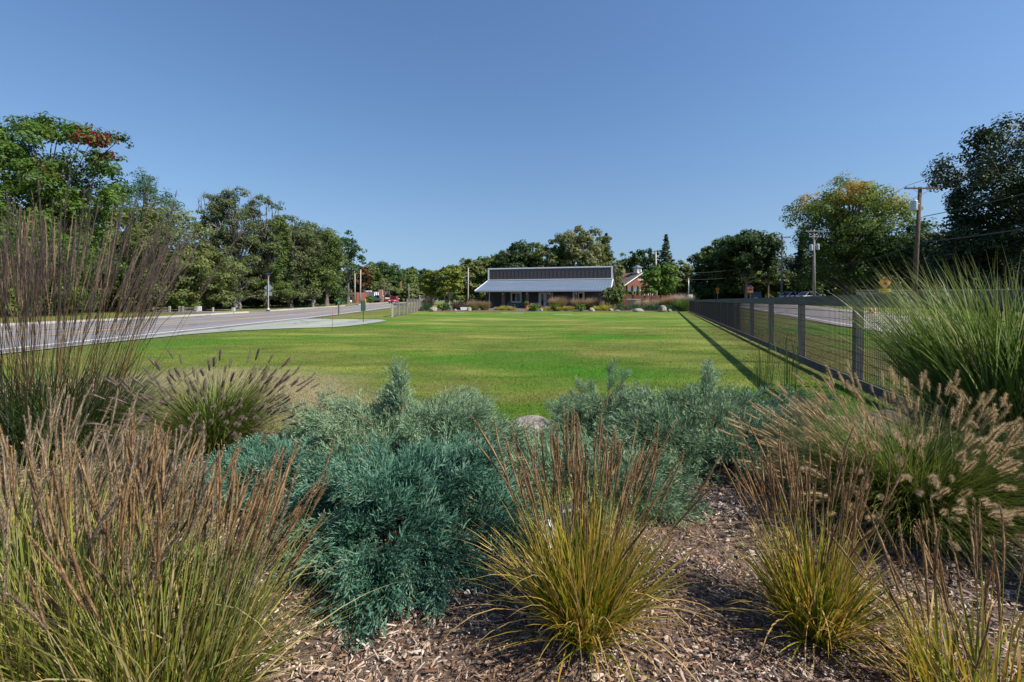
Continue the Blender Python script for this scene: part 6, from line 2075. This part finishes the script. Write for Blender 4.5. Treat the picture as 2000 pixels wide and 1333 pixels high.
# warning sign: stop ahead
Y = 39.0
x = U(1727, Y); z0 = gz(x, Y)
ws = thing('warning_sign', 'yellow diamond stop ahead sign with yellow distance plate on a yellow post', 'road sign', (x, Y, z0), R(-8))
zc = ZA(552.5, Y) - z0
hd = 13.0 / F * Y
sign_post(ws, -.2, ZA(565.5, Y) - z0, 'post_yellow', .05, True)
b = MB(); b.prism([(0, -hd), (hd * .9, 0), (0, hd), (-hd * .9, 0)], 1, -.085, -.07)
b.v = [(p[0], p[1], p[2] + zc) for p in b.v]; dm = b.build('diamond_panel', M['sign_yellow'], ws)
b = MB(); b.prism([(p[0], p[1] + zc - hd * .22) for p in ngon(8, hd * .37, math.pi / 8)], 1, -.092, -.086); b.build('symbol_rim', M['white'], dm)
b = MB(); b.prism([(p[0], p[1] + zc - hd * .22) for p in ngon(8, hd * .33, math.pi / 8)], 1, -.097, -.093); b.build('stop_symbol', M['sign_red'], dm)
b = MB(); b.prism([(-.09, zc + .16 * hd + .10), (.09, zc + .16 * hd + .10), (.09, zc + .36 * hd + .04), (.2, zc + .36 * hd + .04), (0, zc + .72 * hd), (-.2, zc + .36 * hd + .04), (-.09, zc + .36 * hd + .04)], 1, -.093, -.086); b.build('arrow_symbol', M['sign_black'], dm)
zp = ZA(567.8, Y) - z0
b = MB(); b.box(-.47, .47, -.085, -.07, zp - .14, zp + .14); pp = b.build('distance_plate', M['sign_plate'], ws)
text_obj('distance_text', '500 FEET', .19, 'sign_black', pp, (0, -.088, zp), (R(90), 0, 0), .002)
# stop sign with orange plate
Y = 74
x = U(1465.5, Y); z0 = gz(x, Y)
st = thing('stop_sign', 'red stop sign with an orange plate below it at the junction', 'road sign', (x, Y, z0), R(-18))
zc = ZA(563.5, Y) - z0
sign_post(st, -.2, zc + .2, 'galv', .035)
b = MB(); b.prism([(p[0], p[1] + zc) for p in ngon(8, .45, math.pi / 8)], 1, -.055, -.04); sp = b.build('octagon_panel', M['white'], st)
b = MB(); b.prism([(p[0], p[1] + zc) for p in ngon(8, .415, math.pi / 8)], 1, -.060, -.056); sp2 = b.build('red_face', M['sign_red'], sp)
text_obj('stop_text', 'STOP', .30, 'white', sp2 if False else sp, (0, -.063, zc), (R(90), 0, 0), .002)
zp = ZA(570, Y) - z0
b = MB(); b.box(-.42, .42, -.055, -.04, zp - .20, zp + .20); b.build('lower_plate', M['sign_yellow'], st)
# yellow junction signs
Y = 90
x = U(1401.5, Y); z0 = gz(x, Y)
js = thing('junction_sign', 'orange round warning sign with a second disc below it, against dark trees', 'road sign', (x, Y, z0), R(-15))
sign_post(js, -.2, ZA(566, Y) - z0, 'galv', .035)
for i, (py, r) in enumerate(((565.8, .34), (571.8, .27))):
    zc = ZA(py, Y) - z0
    b = MB(); b.prism([(p[0], p[1] + zc) for p in ngon(8 if i else 5, r * 1.05, math.pi / 2)], 1, -.055, -.04); q = b.build('sign_disc', M['sign_yellow'], js)
    b = MB(); b.prism([(-.05, zc - r * .5), (.05, zc - r * .5), (.05, zc + .02), (.16, zc + .02), (0, zc + r * .55), (-.16, zc + .02), (-.05, zc + .02)], 1, -.062, -.056); b.build('arrow_symbol', M['sign_black'], q)
# solar flasher post seen from behind
Y = 51.5
x = U(524, Y); z0 = gz(x, Y)
sf = thing('solar_flasher_sign', 'silver post with grey back of a diamond sign and orange solar flasher on top', 'road sign', (x, Y, z0), R(12))
Hs = ZA(541, Y) - z0
sign_post(sf, .1, Hs, 'galv', .06)
b = MB(); b.tube([(0, 0, -.05), (0, 0, .06), (0, 0, .2)], [.2, .18, .07], 10); b.build('base', M['galv'], sf)
zc = ZA(562.5, Y) - z0; hd = 8.2 / F * Y
b = MB(); b.prism([(0, zc - hd), (hd, zc), (0, zc + hd), (-hd, zc)], 1, .065, .08); b.build('diamond_panel', M['sign_back'], sf)
zc = ZA(574.5, Y) - z0
b = MB(); b.box(-.38, .38, .065, .08, zc - .21, zc + .21); b.build('lower_plate', M['sign_back'], sf)
b = MB(); b.bbox(-.09, .09, -.08, .08, Hs, Hs + .22, .02); fx = b.build('flasher', M['sign_yellow'], sf)
b = MB(); b.poly([(-.26, -.2, Hs + .28), (.22, -.2, Hs + .22), (.22, .2, Hs + .38), (-.26, .2, Hs + .44), (-.26, -.2, Hs + .31), (.22, -.2, Hs + .25), (.22, .2, Hs + .41), (-.26, .2, Hs + .47)], [(3, 2, 1, 0), (4, 5, 6, 7), (0, 1, 5, 4), (1, 2, 6, 5), (2, 3, 7, 6), (3, 0, 4, 7)]); b.build('solar_panel', M['navy'], fx)
# street name sign and the back of the stop sign at the shop
Y = 98
x = U(669, Y); z0 = gz(x, Y)
sn = thing('street_name_sign', 'green street name blade with a pale shield below it near the shop', 'road sign', (x, Y, z0))
sign_post(sn, -.2, ZA(576, Y) - z0, 'galv', .035)
b = MB(); b.box(-.32, .32, -.02, .02, ZA(575.5, Y) - z0, ZA(573.8, Y) - z0); b.build('name_blade', M['sign_green'], sn)
zc = ZA(578.7, Y) - z0
b = MB(); b.prism([(-.2, zc + .22), (-.2, zc - .1), (0, zc - .3), (.2, zc - .1), (.2, zc + .22)], 1, -.055, -.04); b.build('shield_panel', M['sign_back'], sn)
Y = 100
x = U(677.3, Y); z0 = gz(x, Y)
sb = thing('stop_sign', 'grey back of a stop sign in front of the brick shop', 'road sign', (x, Y, z0))
sign_post(sb, -.2, ZA(577, Y) - z0, 'galv', .035)
zc = ZA(576.3, Y) - z0
b = MB(); b.prism([(p[0], p[1] + zc) for p in ngon(8, .4, math.pi / 8)], 1, -.055, -.04); b.build('octagon_panel', M['sign_back'], sb)
Y = 104
x = U(684, Y); z0 = gz(x, Y)
mb = thing('mailbox', 'round white mailbox like drum at the kerb before the shop', 'mailbox', (x, Y, z0))
b = MB(); b.tube([(-.3, 0, .55), (-.26, 0, .55), (.26, 0, .55), (.3, 0, .55)], [.22, .28, .28, .22], 14); b.build('body', M['white'], mb)
b = MB(); b.cyl(0, 0, -.1, .3, .05, 8); b.build('post', M['black'], mb)
b = MB(); b.box(-.1, .12, -.31, -.285, .45, .65); b.build('emblem', M['navy'], mb)
Y = 108
x = U(714, Y); z0 = gz(x, Y)
b = MB(); b.tube([(x, Y, z0 - .1), (x, Y, z0 + 1.05), (x, Y, z0 + 1.12)], [.12, .12, .06], 10)
tag(b.build('bollard', M['post_yellow']), 'yellow bollard between the pale pole and the small round bush', 'bollard')
# utility markers on the near verge
Y = 34.5
x = U(661.5, Y); z0 = gz(x, Y)
um = thing('marker_post', 'thin brown marker post with a teal cap on the road verge', 'marker post', (x, Y, z0))
b = MB(); b.bbox(-.045, .045, -.03, .03, -.1, ZA(594, Y) - z0, .006); b.build('shaft', M['bark'], um)
b = MB(); b.bbox(-.06, .06, -.04, .04, ZA(594, Y) - z0, ZA(590.5, Y) - z0, .012); b.build('cap', M['teal'], um)
Y = 17.0
x = U(649.5, Y)
um = thing('marker_stake', 'very thin dark stake with an orange tip at the edge of the pale apron', 'stake', (x, Y, 0))
b = MB(); b.cyl(0, 0, -.1, .66, .008, 6); b.build('rod', M['bark'], um)
b = MB(); b.cyl(0, 0, .66, ZA(606, 17), .011, 6); b.build('tip', M['cone_orange'], um)
Y = 23.6
x = U(709.5, Y)
sg = thing('small_sign', 'narrow dark green sign panel on a thin stake at the lawn edge', 'sign', (x, Y, 0), R(60))
b = MB(); b.cyl(0, 0, -.1, .66, .016, 8); b.build('stake', M['black'], sg)
b = MB(); b.bbox(-.14, .14, -.02, .02, .60, ZA(587.5, Y), .005); b.build('panel', M['dark_green'], sg)
# rail fence, white sign and small boxes under the left trees
Y = 41
rf_ = thing('rail_fence', 'low weathered rail fence under the roadside trees', 'fence', (U(300, Y), Y, gz(U(300, Y), Y)))
xs_ = [0, U(331, Y) - U(300, Y), U(350.5, Y) - U(300, Y), U(357, Y) - U(300, Y), U(384, Y) - U(300, Y)]
for xx in xs_:
    b = MB(); b.bbox(xx - .08, xx + .08, -.08, .08, -.1, .58, .02); b.build('post', M['wood_grey'], rf_)
for a, c in ((0, 1), (3, 4)):
    for z in (.18, .42):
        b = MB(); b.box(xs_[a] + .085, xs_[c] - .085, -.03, .03, z - .05, z + .05); b.build('rail', M['wood_grey'], rf_)
Y = 41.5
x = U(387, Y); z0 = gz(x, Y)
wsn = thing('yard_sign', 'blank white yard sign in front of the bright green bush', 'sign', (x, Y, z0))
b = MB(); b.box(-.31, .31, -.02, .02, ZA(608, Y) - z0, ZA(598.6, Y) - z0); b.build('panel', M['white'], wsn)
for s in (-.24, .24):
    b = MB(); b.cyl(s, .03, -.1, ZA(603, Y) - z0, .02, 6); b.build('leg', M['galv'], wsn)
Y = 42.5
x = U(416, Y); z0 = gz(x, Y)
b = MB(); b.tube([(x, Y, z0 - .1), (x, Y, z0 + .32), (x, Y, z0 + .34), (x, Y, z0 + .42)], [.08, .08, .11, .07], 10)
tag(b.build('short_post', M['pole_white']), 'short cream post right of the white yard sign', 'post')
Y = 46
x = U(456, Y); z0 = gz(x, Y)
b = MB(); b.bbox(x - .14, x + .14, Y - .12, Y + .12, z0 - .05, z0 + .34, .02)
tag(b.build('utility_box', M['transformer']), 'small pale blue utility box at the foot of the thick trunk', 'utility box')
# cones, posts and hydrant across the side street
def cone(px, Y, label, mat):
    x = U(px, Y); z0 = gz(x, Y) + .03
    t = thing('traffic_cone', label, 'traffic cone', (x, Y, z0), 0, 'traffic cones by the side street')
    b = MB(); b.bbox(-.17, .17, -.17, .17, 0, .03, .01); b.build('base', M[mat], t)
    b = MB(); b.tube([(0, 0, .03), (0, 0, .25)], [.125, .085], 12); b.build('body', M[mat], t)
    b = MB(); b.tube([(0, 0, .251), (0, 0, .36)], [.085, .06], 12); b.build('white_band', M['white'], t)
    b = MB(); b.tube([(0, 0, .361), (0, 0, .5)], [.06, .025], 12); b.build('tip', M[mat], t)
cone(1700.5, 32.5, 'bright orange traffic cone with white band, left one of the pair by the fence post', 'cone_orange')
cone(1707.5, 32.2, 'faded pink traffic cone beside the bright orange one', 'cone_pink')
cone(1657.5, 58, 'distant orange cone in the shade behind the white post', 'cone_orange')
for px, Y, tp, mat, lab in ((1641, 44, 586, 'white', 'white post left of the board fence'), (1709.5, 36, 594, 'post_yellow', 'short yellow post behind the two cones'), (1782, 37.2, 594, 'white', 'thin white marker post below the leaning pole')):
    x = U(px, Y); z0 = gz(x, Y)
    b = MB(); b.tube([(x, Y, z0 - .1), (x, Y, ZA(tp, Y) - .03), (x, Y, ZA(tp, Y))], [.06, .06, .03], 8)
    tag(b.build('marker_post', M[mat]), lab, 'post')
x = U(1772, 31); z0 = gz(x, 31)
hyd = thing('fire_hydrant', 'pale green grey fire hydrant behind the arching miscanthus', 'hydrant', (x, 31, z0))
b = MB(); b.tube([(0, 0, 0), (0, 0, .05), (0, 0, .06), (0, 0, .42), (0, 0, .45), (0, 0, .52), (0, 0, .58)], [.14, .14, .09, .09, .12, .10, .03], 12); b.build('body', M['transformer'], hyd)
b = MB(); b.tube([(-.15, 0, .33), (.15, 0, .33)], .045, 8); b.build('nozzle', M['galv'], hyd)
# junction clutter
x = U(1349, 74); z0 = gz(x, 74)
t = thing('info_sign', 'white notice board on a post at the end of the long fence', 'sign', (x, 74, z0))
b = MB(); b.box(-.35, .35, -.03, .03, ZA(583, 74) - z0, ZA(576, 74) - z0); b.build('panel', M['white'], t)
sign_post(t, -.1, ZA(583, 74) - z0, 'galv', .03)
x = U(1488, 96); z0 = gz(x, 96)
t = thing('white_shed', 'small white garden shed behind the navy car', 'shed', (x, 96, z0), R(-20))
b = MB(); b.prism([(-.9, 0), (.9, 0), (.9, 1.7), (0, 2.2), (-.9, 1.7)], 1, 0, 2.2); b.build('wall', M['white'], t)
b = MB(); b.prism([(-1.05, 1.68), (0, 2.27), (1.05, 1.68), (1.05, 1.75), (0, 2.36), (-1.05, 1.75)], 1, -.15, 2.3); b.build('roof', M['shingle_brown'], t)
b = MB(); b.box(-.35, .35, -.04, -.003, 0, 1.5); b.build('door', M['sign_back'], t)

# ------------------------------------------------------------------ cars
def car(px, Y, rz, paint, label, kind='sedan', z=None):
    x = U(px, Y)
    z0 = (gz(x, Y) if z is None else z) + .03
    root = thing('parked_car' if paint != 'car_red' else 'moving_car', label, 'car', (x, Y, z0), rz)
    L, W = 4.5, 1.8
    hood = {'sedan': .92, 'suv': 1.05, 'van': 1.15}[kind]
    top = {'sedan': 1.43, 'suv': 1.70, 'van': 2.1}[kind]
    # x = length, front at -x
    low = [(-2.22, .32), (-2.25, .55), (-2.1, .72), (-1.0, hood - .04), (1.5, hood), (2.15, hood - .06), (2.25, .62), (2.22, .32)]
    def section(y, k, zz):
        return [(px_ * k, y, z_ if z_ < .4 else z_ - zz) for px_, z_ in low]
    b = MB(); b.loft([section(-W / 2, .965, .06), section(-W / 2 + .12, 1, 0), section(W / 2 - .12, 1, 0), section(W / 2, .965, .06)]); body = b.build('body', M[paint], root, smooth=False)
    if kind == 'sedan': cab = [(-1.05, hood - .05), (-.35, top), (.95, top), (1.75, hood - .05)]
    elif kind == 'suv': cab = [(-1.1, hood - .05), (-.5, top), (1.75, top), (2.1, hood - .05)]
    else: cab = [(-1.75, hood - .05), (-1.2, top), (2.1, top), (2.2, hood - .05)]
    i_ = W / 2 - .1
    b = MB(); b.loft([[(p[0], -i_ + (.16 if p[1] > hood else 0), p[1]) for p in cab], [(p[0], i_ - (.16 if p[1] > hood else 0), p[1]) for p in cab]]); b.build('windows', M['glass'], root)
    r = [(p[0], p[1]) for p in cab[1:3]]
    b = MB(); b.bbox(r[0][0] - .06, r[1][0] + .06, -i_ + .12, i_ - .12, top - .01, top + .05, .03); b.build('roof', M[paint], root)
    b = MB()
    for s in (-1, 1):
        for (a, c) in ((cab[0], cab[1]), (cab[3], cab[2]), ((cab[0][0] * .2 + cab[3][0] * .8 - .9, hood), (cab[2][0] * .55 + cab[1][0] * .45, top))):
            b.tube([(a[0], s * (i_ + .01), a[1]), (c[0], s * (i_ - .14), c[1])], .045, 5)
    b.build('window_pillars', M[paint], root, kind='stuff')
    for sx in (-1.35, 1.35):
        for s in (-1, 1):
            t = MB(); t.tube([(sx, s * (W / 2 - .2), .33), (sx, s * (W / 2 + .02), .33)], .33, 16); w = t.build('wheel', M['tyre'], root)
            t = MB(); t.tube([(sx, s * (W / 2 + .021), .33), (sx, s * (W / 2 + .035), .33)], [.2, .17], 12); t.build('rim', M['rim'], w)
    for s in (-1, 1):
        t = MB(); t.bbox(-2.28, -2.13, s * .62 - .2, s * .62 + .2, .58, .72, .02); t.build('headlight', M['lamp_clear'], root)
        t = MB(); t.bbox(2.14, 2.28, s * .66 - .18, s * .66 + .18, .66, .86, .02); t.build('tail_light', M['lamp_red'], root)
        t = MB(); t.bbox(-1.0, -.85, s * (W / 2 + .06) - .07, s * (W / 2 + .06) + .07, hood, hood + .14, .02); t.build('mirror', M[paint], root)
    t = MB(); t.box(-2.27, -2.255, -.45, .45, .40, .55); t.build('grille', M['black'], root)
    t = MB(); t.box(2.255, 2.27, -.25, .25, .42, .54); t.build('number_plate', M['white'], root)
    return root
car(769, 112, R(94), 'car_red', 'red car driving towards the camera on the main road', 'suv')
car(818.5, 150, R(80), 'car_white', 'white van far down the main road behind the fence end', 'van')
car(1473.5, 77.5, R(-112), 'car_navy', 'dark blue car at the stop sign seen from behind', 'sedan')
car(1549, 72, R(-165), 'car_silver', 'silver blue parked car with red tail light behind the fence', 'sedan')
car(1583, 69, R(-168), 'car_white', 'pale parked car next to the twin transformer pole', 'sedan')
car(1320, 88, R(-170), 'car_maroon', 'maroon parked car behind the purple grasses', 'suv')
car(1416, 104, R(-175), 'car_pale', 'pale blue vehicle in the shade of the dark trees', 'van')
